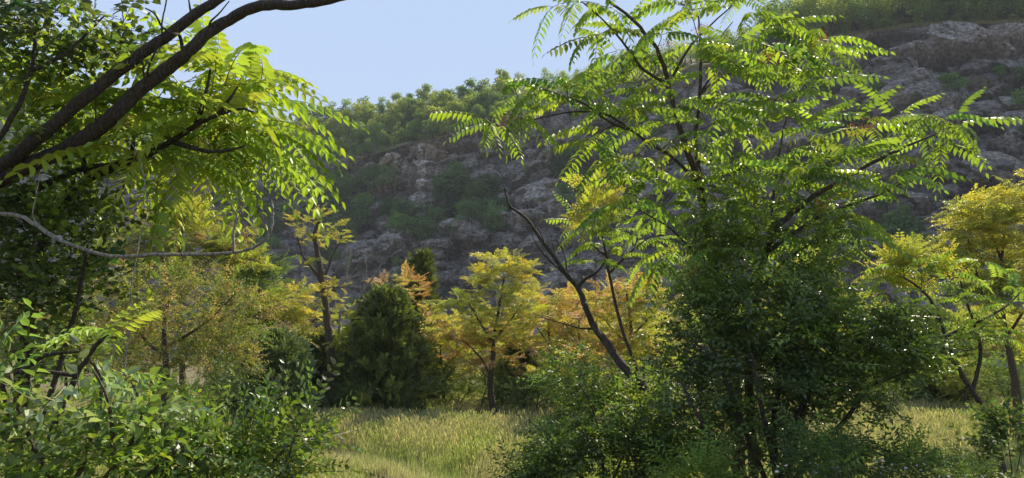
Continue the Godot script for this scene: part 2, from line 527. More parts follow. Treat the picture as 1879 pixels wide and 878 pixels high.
func build_cliff() -> void:
	var big := FastNoiseLite.new(); big.seed = 5; big.frequency = 0.022; big.fractal_octaves = 4
	var cell := FastNoiseLite.new(); cell.seed = 8; cell.noise_type = FastNoiseLite.TYPE_CELLULAR; cell.frequency = 0.16; cell.cellular_return_type = FastNoiseLite.RETURN_CELL_VALUE; cell.fractal_type = FastNoiseLite.FRACTAL_NONE; cell.cellular_jitter = 1.0
	var cell2: FastNoiseLite = cell.duplicate(); cell2.seed = 15; cell2.frequency = 0.30
	var cell3: FastNoiseLite = cell.duplicate(); cell3.seed = 51; cell3.frequency = 0.95
	var crack: FastNoiseLite = cell.duplicate(); crack.cellular_return_type = FastNoiseLite.RETURN_DISTANCE2_SUB
	var fine := FastNoiseLite.new(); fine.seed = 21; fine.frequency = 0.35; fine.fractal_octaves = 4
	var tone := FastNoiseLite.new(); tone.seed = 33; tone.frequency = 0.03; tone.fractal_octaves = 4
	var cols := PackedColorArray()
	for i in COLS:
		var px := lerpf(-400.0, 2250.0, i / float(COLS - 1))
		var top := P(px, lerp_table(wall, px, 1), lerp_table(wall, px, 2))
		var led := lerp_table(wall, px, 3)
		var slo := lerp_table(wall, px, 4)
		var out := Vector3(-top.x, 0, -top.z).normalized()
		var side := out.cross(Vector3.UP)
		edge_px.append(px)
		var h := top.y + 4.0
		var off := 0.0
		var last := 0.0
		for j in ROWS:
			var f := j / float(ROWS - 1)
			var slope: float
			if f < 0.32: slope = lerpf(0.22, 0.55, slo)
			elif f < 0.52: slope = lerpf(0.3, 0.75, slo) + 1.0 * led
			elif f < 0.82: slope = lerpf(0.42, 0.85, slo)
			else: slope = 1.25
			off += (f - last) * h * slope
			last = f
			var q := top + out * off - Vector3(0, f * h, 0)
			# beds dip gently to the right; blocks are longer along them
			var sx := q.x * 0.95 - q.z * 0.3
			var b := Vector3(sx * 0.62 + q.y * 0.25, q.y * 1.15 - sx * 0.22, q.z * 0.5)
			var c1 := cell.get_noise_3dv(b)
			var c2 := cell2.get_noise_3dv(b)
			var c3 := cell3.get_noise_3dv(b)
			var ck := crack.get_noise_3dv(b)
			var face := clampf(f * 30.0, 0.0, 1.0)
			var talus := clampf((f - 0.8) * 6.0, 0.0, 1.0)
			var disp := 5.0 * big.get_noise_3dv(q) + (2.4 * c1 + 1.5 * c2 + 0.2 * c3) * (1.0 - 0.35 * talus) + 0.3 * fine.get_noise_3dv(q) - 0.9 * clampf(0.2 - (ck + 1.0) * 0.8, 0.0, 0.2) * 8.0
			q += (out * disp + Vector3(0, 0.35 * disp + 0.5 * c1, 0)) * face + side * c2 * 0.4 * face
			rock_at.append(q)
			if j == 0: edge_at.append(q)
			# colour: grey-mauve schist, tan on the upper left face, mineral streaks
			var tn := tone.get_noise_3dv(q) * 0.5 + 0.5
			var k := 0.285 + 0.10 * c1 + 0.12 * c2 + 0.05 * c3 + 0.05 * fine.get_noise_3dv(q * 2.0)
			var col := Color(k * 1.05, k * 0.99, k * 0.95)
			var tan_ := clampf(tn * 1.6 - 0.55, 0.0, 1.0) * clampf(1.0 - absf(px - 780.0) / 260.0, 0.0, 1.0) * clampf(1.3 - f * 2.6, 0.0, 1.0)
			col = col.lerp(Color(k * 1.35, k * 1.08, k * 0.78), clampf(tan_ * 1.6, 0.0, 0.9))
			col = col.lerp(Color(0.30, 0.23, 0.16), clampf(c2 * 1.5 - 0.9, 0.0, 0.4))
			cols.append(col)
	var mb := MB.new()
	mb.v = rock_at
	# white mineral crust running down the face
	for i in COLS:
		for j in ROWS:
			var s := proj(rock_at[i * ROWS + j])
			for st in [[772.0, 262.0, 345.0, 6.5], [776.0, 285.0, 322.0, 5.0], [728.0, 285.0, 322.0, 3.0], [741.0, 288.0, 318.0, 2.5], [700.0, 292.0, 318.0, 2.5]]:
				var wd: float = st[3] * (1.0 + 0.5 * fine.get_noise_1d(s.y * 0.35))
				if s.y > st[1] and s.y < st[2] and absf(s.x - st[0] - 4.0 * fine.get_noise_1d(s.y * 0.12)) < wd:
					if fine.get_noise_2d(s.x * 1.3, s.y * 0.8) > -0.25:
						cols[i * ROWS + j] = cols[i * ROWS + j].lerp(Color(0.92, 0.91, 0.88), 0.97 if st[3] > 4.0 else 0.4)
	mb.c = cols
	for i in COLS - 1:
		for j in ROWS - 1:
			var a := i * ROWS + j
			mb.ix.append_array(PackedInt32Array([a, a + ROWS, a + ROWS + 1, a, a + ROWS + 1, a + 1]))
	var o := part("cliff", mb.mesh(), mats.rock, self)
	o.set_meta("kind", "structure")
	# loose and standing blocks that can be told apart
	var stones := []
	for k in 7:
		stones.append(stone_mesh(k))
	var spots := [[660, 900, 420, 545, 90, 0.7, 2.2], [860, 960, 380, 520, 40, 0.6, 1.5], [960, 1060, 380, 500, 30, 0.6, 1.7], [1500, 1720, 380, 520, 55, 0.7, 2.2], [1650, 1860, 230, 400, 40, 0.7, 2.0], [360, 620, 360, 520, 25, 0.8, 2.4], [820, 1060, 240, 330, 20, 0.8, 2.0]]
	for s in spots:
		for k in s[4]:
			var q := on_wall(rf(s[0], s[1]), rf(s[2], s[3]))
			var sc := rf(s[5], s[6]) * (0.75 if rng.randf() < 0.6 else 1.1)
			var r := part("rock", stones[rng.randi() % 7], mats.rock, o)
			r.transform = Transform3D(Basis.from_euler(Vector3(rf(-0.5, 0.5), rf(0, TAU), rf(-0.6, 0.3))).scaled_local(Vector3(sc * rf(0.9, 1.7), sc * rf(0.5, 0.9), sc)), q - Vector3(0, sc * 0.1, 0))

func stone_mesh(k: int) -> ArrayMesh:
	var g := (1.0 + sqrt(5.0)) / 2.0
	var vs := [Vector3(-1, g, 0), Vector3(1, g, 0), Vector3(-1, -g, 0), Vector3(1, -g, 0), Vector3(0, -1, g), Vector3(0, 1, g), Vector3(0, -1, -g), Vector3(0, 1, -g), Vector3(g, 0, -1), Vector3(g, 0, 1), Vector3(-g, 0, -1), Vector3(-g, 0, 1)]
	var f := [0, 11, 5, 0, 5, 1, 0, 1, 7, 0, 7, 10, 0, 10, 11, 1, 5, 9, 5, 11, 4, 11, 10, 2, 10, 7, 6, 7, 1, 8, 3, 9, 4, 3, 4, 2, 3, 2, 6, 3, 6, 8, 3, 8, 9, 4, 9, 5, 2, 4, 11, 6, 2, 10, 8, 6, 7, 9, 8, 1]
	var mb := MB.new()
	for i in 12:
		var q: Vector3 = vs[i].normalized()
		var m := maxf(absf(q.x), maxf(absf(q.y), absf(q.z)))
		vs[i] = q / lerpf(1.0, m, 0.75) * rf(0.72, 1.1)
	var b := 0.22 + 0.035 * (k % 4)
	for i in range(0, 60, 3):
		var j := rf(0.92, 1.08)
		mb.tri(vs[f[i]], vs[f[i + 2]], vs[f[i + 1]], Color(b * j * 1.06, b * j, b * j * 0.93))
	return mb.mesh()

func on_wall(px: float, py: float) -> Vector3:
	var i := clampi(int((px + 400.0) / 2650.0 * (COLS - 1)), 0, COLS - 1)
	var best := 0
	var low := 1e9
	for j in range(0, ROWS, 2):
		var e := absf(proj(rock_at[i * ROWS + j]).y - py)
		if e < low:
			low = e; best = j
	return rock_at[i * ROWS + best]

# the wooded ground above the wall: distance back from the edge to height
func above(px: float, back: float) -> Vector3:
	var i := clampi(int((px + 400.0) / 2650.0 * (COLS - 1)), 0, COLS - 1)
	var e := edge_at[i]
	var away := Vector3(e.x, 0, e.z).normalized()
	var steep := lerp_table([[-400, 0.9], [150, 0.9], [260, 0.85], [380, 0.68], [570, 0.7], [800, 0.66], [950, 0.62], [1060, 0.5], [1300, 0.5], [1500, 0.5], [2250, 0.5]], px, 1)
	var rise := steep * minf(back, 34.0) + steep * 0.25 * maxf(0.0, minf(back, 80.0) - 34.0)
	return e + away * back + Vector3(0, rise, 0)

func build_hillside() -> void:
	var mb := MB.new()
	var nz := FastNoiseLite.new(); nz.seed = 77; nz.frequency = 0.09
	var rows := [0.0, 1.0, 2.5, 5.0, 8.0, 12.0, 18.0, 26.0, 34.0, 50.0, 80.0, 140.0, 240.0]
	for i in range(0, COLS, 3):
		for b in rows.size():
			var q := above(edge_px[i], rows[b]) 
			if b > 0: q.y += 0.5 * nz.get_noise_2d(q.x, q.z)
			mb.v.append(q)
			var k := 0.8 + 0.4 * nz.get_noise_2d(q.x * 2.0, q.z * 2.0)
			mb.c.append(Color(0.13 * k, 0.14 * k, 0.055 * k))
	var m := rows.size()
	for i in COLS / 3 - 1:
		for b in m - 1:
			var a := i * m + b
			mb.ix.append_array(PackedInt32Array([a, a + 1, a + m + 1, a, a + m + 1, a + m]))
	var mat := StandardMaterial3D.new()
	mat.resource_name = "turf"
	mat.vertex_color_use_as_albedo = true
	mat.roughness = 0.95
	var o := part("hillside", mb.mesh(), mat, self)
	o.set_meta("kind", "structure")

# a far tree's crown: leaf faces gathered in uneven clumps; radius about 1, base at 0, top at about 2
func far_crown(seed_: int, faces: int, size: float, wide: float) -> ArrayMesh:
	var r := RandomNumberGenerator.new(); r.seed = seed_
	var mb := MB.new()
	var clumps := []
	for k in 15:
		var a := r.randf() * TAU
		var y := r.randf_range(0.35, 1.8)
		var rr := sqrt(maxf(0.05, 1.0 - pow((y - 0.95) / 1.0, 2.0))) * r.randf_range(0.25, 0.85) * wide
		clumps.append([Vector3(cos(a) * rr, y, sin(a) * rr), r.randf_range(0.26, 0.5), r.randf_range(0.8, 1.2)])
	for i in faces:
		var cl: Array = clumps[i % clumps.size()]
		var q := Vector3(r.randfn(0, 1), r.randfn(0, 1), r.randfn(0, 1)).normalized()
		var p: Vector3 = cl[0] + q * cl[1] * pow(r.randf(), 0.4) * Vector3(1.1, 0.75, 1.1)
		var d := (q + Vector3(r.randf_range(-1, 1), r.randf_range(-0.9, 0.5), r.randf_range(-1, 1))).normalized()
		var u := Vector3(r.randf_range(-0.8, 0.8), 1, r.randf_range(-0.8, 0.8))
		var b: float = cl[2] * r.randf_range(0.8, 1.2)
		var s := size * r.randf_range(0.6, 1.3)
		blade(mb, p, d, u, s, s * 0.6, 0.15, 0.15, Color(b * r.randf_range(0.9, 1.1), b, b))
	return mb.mesh()

func far_trunk(seed_: int) -> ArrayMesh:
	var mb := MB.new()
	var r := RandomNumberGenerator.new(); r.seed = seed_
	var pts := smooth([Vector3(0, -0.3, 0), Vector3(r.randf_range(-0.05, 0.05), 0.35, 0), Vector3(r.randf_range(-0.15, 0.15), 0.8, r.randf_range(-0.1, 0.1)), Vector3(r.randf_range(-0.2, 0.2), 1.45, 0)], 3, 0.01)
	tube(mb, pts, 0.05, 0.015, 5)
	for k in 5:
		var y := r.randf_range(0.4, 1.1)
		var a := r.randf() * TAU
		var b := Vector3(cos(a), 0.9, sin(a)) * r.randf_range(0.35, 0.65)
		var p: Vector3 = pts[clampi(int(y * 5), 2, pts.size() - 2)]
		tube(mb, [p, p + b * 0.5 + Vector3(0, -0.05, 0), p + b], 0.022, 0.008, 4)
	return mb.mesh()

func build_far_woods() -> void:
	var crowns := []
	var thin := []
	var trunks := []
	for k in 6:
		crowns.append(far_crown(100 + k, 1100, 0.19, 1.0))
		thin.append(far_crown(140 + k, 800, 0.15, 0.95))
		trunks.append(far_trunk(200 + k))
	var tints := [Color(0.33, 0.42, 0.08), Color(0.25, 0.36, 0.08), Color(0.42, 0.47, 0.09), Color(0.21, 0.32, 0.08)]
	var tm := []
	for c in tints: tm.append(tint_of("leaf_dull", c))
	# columns, distances back from the edge, spacing, height, label
	var belts := [
		[190, 560, [3.0, 10.0, 18.0, 27.0], 5.2, 7.5, false, "leafy tree on the wooded slope seen between the foreground branches", "trees on the slope above the shaded end of the cliff"],
		[560, 930, [1.5, 6.0, 11.0, 17.0, 23.0, 30.0], 4.0, 7.2, false, "round-crowned green tree in the dense wood above the tan cliff face", "trees in the dense wood on the slope above the cliff"],
		[930, 1130, [2.0, 5.5, 10.0, 16.0, 23.0, 31.0], 3.4, 5.2, true, "low open scrub tree where the ridge dips behind the feathery tree", "scrub trees on the dip of the ridge"],
		[1130, 1420, [2.5, 6.5, 11.0, 17.0, 25.0], 3.8, 6.2, true, "thin green tree on the ridge seen through the feathery tree's branches", "trees on the ridge behind the feathery tree"],
		[1420, 1960, [2.0, 5.0, 9.0, 14.0, 21.0, 30.0], 4.0, 11.0, true, "slender tree with a see-through crown along the top edge of the high grey cliff", "slender trees along the top of the high cliff"]]
	belts.append([1400, 1960, [1.5, 5.0, 10.0, 16.0, 24.0], 3.2, 3.8, false, "low bush under the slender trees on top of the high cliff", "bushes under the trees of the high cliff"])
	belts.append([600, 960, [0.8, 3.5], 3.2, 3.2, false, "low bush at the lower edge of the wood above the tan cliff face", "bushes along the lower edge of the wood"])
	for b in belts:
		var rowk := 0
		for back in b[2]:
			rowk += 1
			var px: float = b[0] + rf(0, 25)
			while px < b[1]:
				var q := above(px, back + rf(-1.6, 1.6))
				var d := absf(q.z)
				var hgt: float = b[4] * rf(0.72, 1.22) * (0.75 if rowk == 1 else 1.0)
				var t := thing("ridge_bush" if b[4] < 4.0 else "ridge_tree" if b[5] else "slope_tree", b[6], "bush" if b[4] < 4.0 else "tree", q, b[7])
				var k := rng.randi() % 6
				t.rotation.y = rf(0, TAU)
				var tr := part("trunk", trunks[k], mats.bark_dark, t)
				tr.scale = Vector3.ONE * hgt * 0.5
				var cr := part("crown", (thin if b[5] else crowns)[k], tm[rng.randi() % 4], t)
				cr.position.y = hgt * (0.16 if b[5] else 0.06)
				var fat := 1.3 if b[4] < 4.0 else 1.0
				cr.scale = Vector3(hgt * rf(0.32, 0.42) * fat, hgt * rf(0.36, 0.44), hgt * rf(0.32, 0.42) * fat)
				px += b[3] * rf(0.75, 1.4) * FOCAL / d
	# bushes rooted on ledges and in gullies of the wall
	var dark := []
	for c in [Color(0.16, 0.27, 0.09), Color(0.22, 0.33, 0.10), Color(0.12, 0.20, 0.08)]: dark.append(tint_of("leaf_dull", c))
	var patches := [
		[600, 915, 338, 440, 64, 5.0, 9.0, "dark green bush in the big thicket on the cliff ledge", "bushes of the thicket on the cliff ledge"],
		[400, 640, 335, 480, 40, 4.5, 8.5, "dark bush on the shaded lower end of the cliff", "bushes on the shaded end of the cliff"],
		[1030, 1130, 270, 400, 18, 4.0, 7.0, "dark bush in the gully behind the leaning bare trunk's top", "bushes in the gully of the cliff"],
		[1150, 1480, 180, 330, 24, 3.0, 5.5, "dark bush clinging to the cliff behind the feathery tree", "bushes on the cliff behind the feathery tree"],
		[1580, 1680, 380, 500, 13, 3.0, 6.0, "dark bush among the rubble beside the yellow-green tree", "bushes in the rubble of the cliff foot"],
		[1500, 1879, 110, 260, 22, 1.8, 4.5, "small dull bush growing on the high grey cliff face", "small bushes on the high cliff face"],
		[560, 760, 470, 560, 14, 3.0, 6.0, "dark bush at the cliff foot behind the bare forked stem", "bushes at the cliff foot"],
		[860, 1010, 240, 440, 9, 1.0, 2.2, "small bush in a crack of the cliff face above the orange trees", "small bushes in cracks of the cliff"]]
	for b in patches:
		for i in b[4]:
			var bx := rf(b[0], b[1])
			var by := rf(b[2], b[3])
			if absf(bx - 768.0) < 40.0 and by < 392.0: by = rf(395, 440)
			var q := on_wall(bx, by)
			var t := thing("cliff_bush", b[7], "bush", q, b[8])
			var s := rf(b[5], b[6])
			t.rotation.y = rf(0, TAU)
			var k := rng.randi() % 6
			var tr := part("trunk", trunks[k], mats.bark_dark, t)
			tr.scale = Vector3(0.4, 0.5, 0.4) * s
			var cr := part("crown", crowns[k], dark[rng.randi() % 3], t)
			cr.position.y = -0.12 * s
			cr.scale = Vector3(0.5 * s * rf(0.8, 1.2), 0.42 * s, 0.5 * s * rf(0.8, 1.2))
	# dry grass along the top edge
	var buf := PackedFloat32Array()
	for i in 5200:
		var px := rf(800, 1900)
		var q := above(px, rf(-0.2, 3.4))
		var s := rf(0.7, 1.6)
		put(buf, Basis(Vector3.UP, rf(0, TAU)).scaled_local(Vector3(s * 1.6, s, s * 1.6)), q - Vector3(0, 0.15, 0), pick([Color(0.36, 0.31, 0.13), Color(0.27, 0.27, 0.09), Color(0.40, 0.35, 0.18)]))
	var g := many("dry_grass", leafs.far_tuft, mats.grass, buf, self)
	g.set_meta("label", "dry straw-coloured grass along the top edge of the cliff")
	g.set_meta("category", "grass")

func tuft(blades: int, hgt: float, wid: float, spread: float, heads: float, stem: Color, head: Color) -> ArrayMesh:
	var mb := MB.new()
	for i in blades:
		var a := rf(0, TAU)
		var o := Vector3(cos(a), 0, sin(a))
		var base := Vector3(rf(-1, 1), 0, rf(-1, 1)) * 0.24 * spread
		var hh := hgt * rf(0.55, 1.1)
		var lean := o * rf(0.05, 0.34) * hh * spread + Vector3(0.05, 0, 0.02) * hh
		var p1 := base + Vector3(0, hh * 0.55, 0) + lean * 0.35
		var p2 := base + Vector3(0, hh * rf(0.88, 1.0), 0) + lean
		var s := o.cross(Vector3.UP).rotated(Vector3.UP, rf(-1, 1)) * wid * rf(0.6, 1.2)
		var b := rf(0.6, 1.4)
		var c := stem * Color(b * rf(0.9, 1.15), b, b)
		mb.quad(base - s * 0.5, base + s * 0.5, p1 + s * 0.45, p1 - s * 0.45, c)
		mb.tri(p1 - s * 0.45, p1 + s * 0.45, p2, c)
		if rng.randf() < heads:
			var q := p2 + Vector3(0, 0.02, 0)
			var tip := q + Vector3(lean.x * 0.3, 0.10, lean.z * 0.3)
			var ss := s.normalized() * 0.011
			var hc := head * Color(rf(0.85, 1.15), rf(0.85, 1.15), rf(0.85, 1.15))
			mb.quad(q - Vector3(0, 0.05, 0), (q + tip) * 0.5 + ss, tip, (q + tip) * 0.5 - ss, hc)
			mb.quad(q - Vector3(0, 0.05, 0), (q + tip) * 0.5 + ss.cross(Vector3.UP), tip, (q + tip) * 0.5 - ss.cross(Vector3.UP), hc)
	return mb.mesh()

func on_path(x: float, z: float) -> float:      # distance from the trodden path's middle line
	return absf(x - (-2.22 + (z + 13.6) * 0.81 + 0.12 * sin(z * 1.3)))

func build_ground() -> void:
	var mb := MB.new()
	var xs := []
	var zs := []
	for i in 61: xs.append(signf(i - 30.0) * pow(absf(i - 30.0) / 30.0, 2.2) * 900.0)
	for i in 71: zs.append(60.0 - pow(i / 70.0, 2.0) * 1500.0)
	for x in xs:
		for z in zs: mb.v.append(Vector3(x, ground(x, z), z)); mb.c.append(Color(1, 1, 1)); mb.n.append(Vector3.UP)
	for i in 60:
		for j in 70:
			var a := i * 71 + j
			mb.ix.append_array(PackedInt32Array([a, a + 1, a + 72, a, a + 72, a + 71]))
	var o := part("ground", mb.mesh(), mats.soil, self)
	o.set_meta("kind", "structure")
	# trodden bare strip
	mb = MB.new()
	for k in 41:
		var z := -10.5 - 6.5 * k / 40.0
		var x := -2.22 + (z + 13.6) * 0.81 + 0.12 * sin(z * 1.3)
		var wd := 0.34 + 0.08 * sin(k * 1.7)
		if k > 34: wd *= (41 - k) / 7.0
		for s in [-1.0, -0.4, 0.4, 1.0]:
			var xx: float = x + s * wd * rf(0.85, 1.15)
			mb.v.append(Vector3(xx, ground(xx, z) + (0.05 if absf(s) < 0.9 else 0.0), z)); mb.n.append(Vector3.UP); mb.c.append(Color(1, 1, 1))
	for k in 40:
		for s in 3:
			var a := k * 4 + s
			mb.ix.append_array(PackedInt32Array([a, a + 1, a + 5, a, a + 5, a + 4]))
	o = part("path", mb.mesh(), mats.bare_soil, self)
	o.set_meta("kind", "structure")

func build_grass() -> void:
	var kinds := [tuft(24, 0.72, 0.0065, 0.8, 0.5, Color(1, 1, 1), Color(1.55, 1.3, 1.5)), tuft(24, 0.58, 0.009, 1.0, 0.2, Color(1, 1, 1), Color(1.5, 1.3, 1.3)), tuft(24, 0.40, 0.011, 1.1, 0.04, Color(1, 1, 1), Color(1.3, 1.2, 1.0)), tuft(18, 0.86, 0.006, 0.9, 0.75, Color(1, 0.97, 1), Color(1.6, 1.35, 1.7))]
	var bufs := [PackedFloat32Array(), PackedFloat32Array(), PackedFloat32Array(), PackedFloat32Array()]
	var patch := FastNoiseLite.new(); patch.seed = 4; patch.frequency = 0.22
	var hue := FastNoiseLite.new(); hue.seed = 14; hue.frequency = 0.4
	for i in 62000:
		var d := 7.5 + 27.0 * pow(rng.randf(), 0.8)
		var px := rf(-60, 1940)
		var x := (px - 939.5) / FOCAL * d
		var z := -d
		var pd := on_path(x, z)
		if d < 17.0 and pd < 0.45 and rng.randf() < 0.93: continue
		var k := 0
		var pn := patch.get_noise_2d(x, z)
		var near := clampf((d - 13.0) / 7.0, 0.0, 1.0)
		if d < 17.5 and pd < 1.4: k = 2
		elif rng.randf() < 0.55 - 0.5 * near: k = 2 if rng.randf() < 0.6 else 1
		elif pn > 0.12: k = 3
		elif pn > -0.2: k = 0
		else: k = 1
		var s := rf(0.65, 1.05) * lerpf(0.75, 1.0, near)
		var green := clampf(0.5 + 1.1 * hue.get_noise_2d(x, z) - 0.35 * near, 0.0, 1.0)
		var c := Color(0.48, 0.45, 0.29).lerp(Color(0.31, 0.41, 0.11), green)
		if rng.randf() < 0.12: c = Color(0.58, 0.52, 0.36)
		var b := rf(0.7, 1.3)
		put(bufs[k], Basis(Vector3.UP, rf(0, TAU)).scaled_local(Vector3(s * 1.15, s, s * 1.15)), Vector3(x, ground(x, z) - 0.02, z), Color(c.r * b, c.g * b, c.b * b))
	var words := ["tall seeding meadow grass between the bushes and the trees", "medium green meadow grass with scattered seed heads", "short fresh grass beside the trodden path", "tallest straw-pink seeding grass in patches before the trees"]
	for k in 4:
		var o := many("meadow_grass" if k == 0 else "meadow_grass_%03d" % k, kinds[k], mats.grass, bufs[k], self)
		o.set_meta("label", words[k])
		o.set_meta("category", "grass")

# ------------------------------------------------------------------ trees and bushes
var GREEN := [Color(0.19, 0.29, 0.06), Color(0.24, 0.34, 0.065), Color(0.145, 0.22, 0.05)]
var BRIGHT := [Color(0.34, 0.46, 0.06), Color(0.38, 0.49, 0.07), Color(0.27, 0.39, 0.06), Color(0.42, 0.50, 0.08)]
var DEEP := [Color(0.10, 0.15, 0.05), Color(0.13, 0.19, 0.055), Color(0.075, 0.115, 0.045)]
var OLIVE := [Color(0.27, 0.31, 0.07), Color(0.22, 0.29, 0.06), Color(0.31, 0.31, 0.08), Color(0.40, 0.30, 0.15)]
var YELLOW := [Color(0.54, 0.47, 0.10), Color(0.46, 0.45, 0.09), Color(0.40, 0.42, 0.09)]
var ORANGE := [Color(0.58, 0.36, 0.16), Color(0.56, 0.42, 0.13), Color(0.54, 0.33, 0.16), Color(0.50, 0.44, 0.11), Color(0.44, 0.42, 0.10)]
var LIME := [Color(0.42, 0.44, 0.08), Color(0.36, 0.41, 0.07), Color(0.48, 0.46, 0.09)]
var CEDAR := [Color(0.16, 0.20, 0.06), Color(0.24, 0.28, 0.08), Color(0.10, 0.13, 0.05)]
var SAGE := [Color(0.19, 0.25, 0.11), Color(0.23, 0.28, 0.12)]

func make_leaves() -> void:
	leafs.feather = []
	for k in 5: leafs.feather.append(pinnate(0.64, 9 + k % 2, 0.125, 0.050, 0.30 + 0.12 * k, 0.5 + 0.14 * k, true, Color(0.9, 0.45, 0.35)))
	leafs.feather_droop = []
	for k in 4: leafs.feather_droop.append(pinnate(0.72, 10 + k % 2, 0.12, 0.046, 0.5 + 0.16 * k, 0.35 + 0.12 * k, true, Color(0.9, 0.6, 0.35)))
	leafs.feather_short = []
	for k in 3: leafs.feather_short.append(pinnate(0.4, 6 + k, 0.09, 0.035, 0.3 + 0.1 * k, 0.4, false, Color(0.9, 0.5, 0.35)))
	leafs.locust = []
	for k in 4: leafs.locust.append(locust_spray())
	leafs.shoot = []
	for k in 4: leafs.shoot.append(shoot(0.26, 7, 0.052, 0.026, false, Color(0.6, 0.45, 0.3)))
	leafs.shrub = []
	for k in 5: leafs.shrub.append(shoot(0.29, 6, 0.070, 0.038, false, Color(0.5, 0.4, 0.3), 0.42))
	leafs.shoot_fine = []
	for k in 4: leafs.shoot_fine.append(shoot(0.34, 8, 0.062, 0.031, true, Color(0.6, 0.45, 0.3)))
	leafs.big = []
	for k in 4: leafs.big.append(shoot(0.3, 4, 0.10, 0.060, true, Color(0.7, 0.6, 0.35), 0.3, 0.9, k % 2 == 0))
	leafs.round = []
	for k in 4: leafs.round.append(shoot(0.34, 6, 0.075, 0.062, true, Color(0.45, 0.35, 0.25), 0.45, 1.0, true))
	leafs.lance = []
	for k in 3: leafs.lance.append(shoot(0.4, 9, 0.10, 0.028, false, Color(0.5, 0.5, 0.3)))
	var fb := MB.new()
	for k in 9: blade(fb, Vector3.ZERO, Vector3(cos(k * 0.7), 0.5, sin(k * 0.7)), Vector3.UP, 0.014, 0.009, 0.1, 0.2, Color(1, 1, 1))
	stick(fb, Vector3(0, -0.22, 0), Vector3.ZERO, 0.0015, 0.001, Color(0.3, 0.4, 0.15))
	leafs.blossom = fb.mesh()
	leafs.cedar = []
	for k in 3: leafs.cedar.append(cedar_spray())

func cedar(label: String, px: float, d: float, top: float, half: float, n: int, pal: Array, pointed := 1.0) -> void:
	var base := P(px, 750, d)
	base.y = ground(base.x, base.z) - 0.05
	var tip := P(px, top, d)
	var h := tip.y - base.y
	var t := thing("cedar_tree", label, "cedar", base, "cedars in the tree line")
	var mb := MB.new()
	var w := Wood.new()
	var pts := smooth([Vector3.ZERO, Vector3(0.05, h * 0.4, 0), Vector3(-0.03, h * 0.75, 0.02), Vector3(0, h * 0.97, 0)], 5, 0.01)
	tube(mb, pts, 0.09 * h / 3.0, 0.01, 7, 0.1, Color(1, 1, 1), 0.4)
	part("trunk", mb.mesh(), mats.bark_brown, t)
	w.add(pts, 0.06, 0.01)
	var r := half * d / FOCAL
	var tw := MB.new()
	var bufs := [PackedFloat32Array(), PackedFloat32Array(), PackedFloat32Array()]
	for i in n:
		var f := pow(rng.randf(), 0.8)
		var a := rf(0, TAU)
		var lump := 0.74 + 0.26 * sin(a * 3.0 + f * 11.0 + px) + 0.2 * sin(a * 7.0 - f * 23.0) + (rf(0.15, 0.5) if rng.randf() < 0.22 else 0.0)
		var prof := pow(1.0 - f, 0.75 * pointed) * (0.75 + 0.25 * minf(1.0, f * 7.0))
		var rr := r * prof * lump
		var tip2 := Vector3(cos(a) * rr, h * (0.04 + 0.95 * f), sin(a) * rr)
		var inner := tip2 * Vector3(0.25, 1, 0.25) - Vector3(0, rr * 0.35, 0)
		inner.y = maxf(inner.y, 0.05)
		if i % 4 == 0: tube(tw, [Vector3(0, inner.y, 0), inner.lerp(tip2, 0.5) + rv() * 0.03, tip2], 0.012, 0.004, 3, 0.0)
		for k in 5:
			var pos := inner.lerp(tip2, lerpf(0.3, 1.0, pow(rng.randf(), 0.6))) + rv() * 0.09
			var dir := (tip2 - inner).normalized() + Vector3(0, rf(0.15, 0.9), 0) + rv() * 0.5
			var s := rf(0.9, 1.8)
			put(bufs[rng.randi() % 3], aim(dir, rv() + Vector3.UP * 0.4).scaled_local(Vector3(s, s, s)), pos, pick(pal))
	part("twigs", tw.mesh(), mats.bark_brown, t, true)
	for k in 3: many("crown", leafs.cedar[k], mats.needle, bufs[k], t)

func locust(label: String, limbs: Array, lobes: Array, o := {}, bark := "bark_brown", called := "locust_tree", group := "feathery locust trees in the tree line") -> Dictionary:
	var t := frame_of(called, label, "tree", group, limbs, bark, 8)
	var opt := {"per": 3, "s0": 0.7, "s1": 1.15, "flat": 0.42, "rad": 0.22, "thick": 0.007, "shell": 0.6}
	opt.merge(o, true)
	foliage(t, lobes, [GREEN, YELLOW, ORANGE, OLIVE, LIME, DEEP], leafs.locust, "leaf", opt)
	return t

func build_trees() -> void:
	make_leaves()
	build_tree_line()
	build_middle()
	build_foreground()

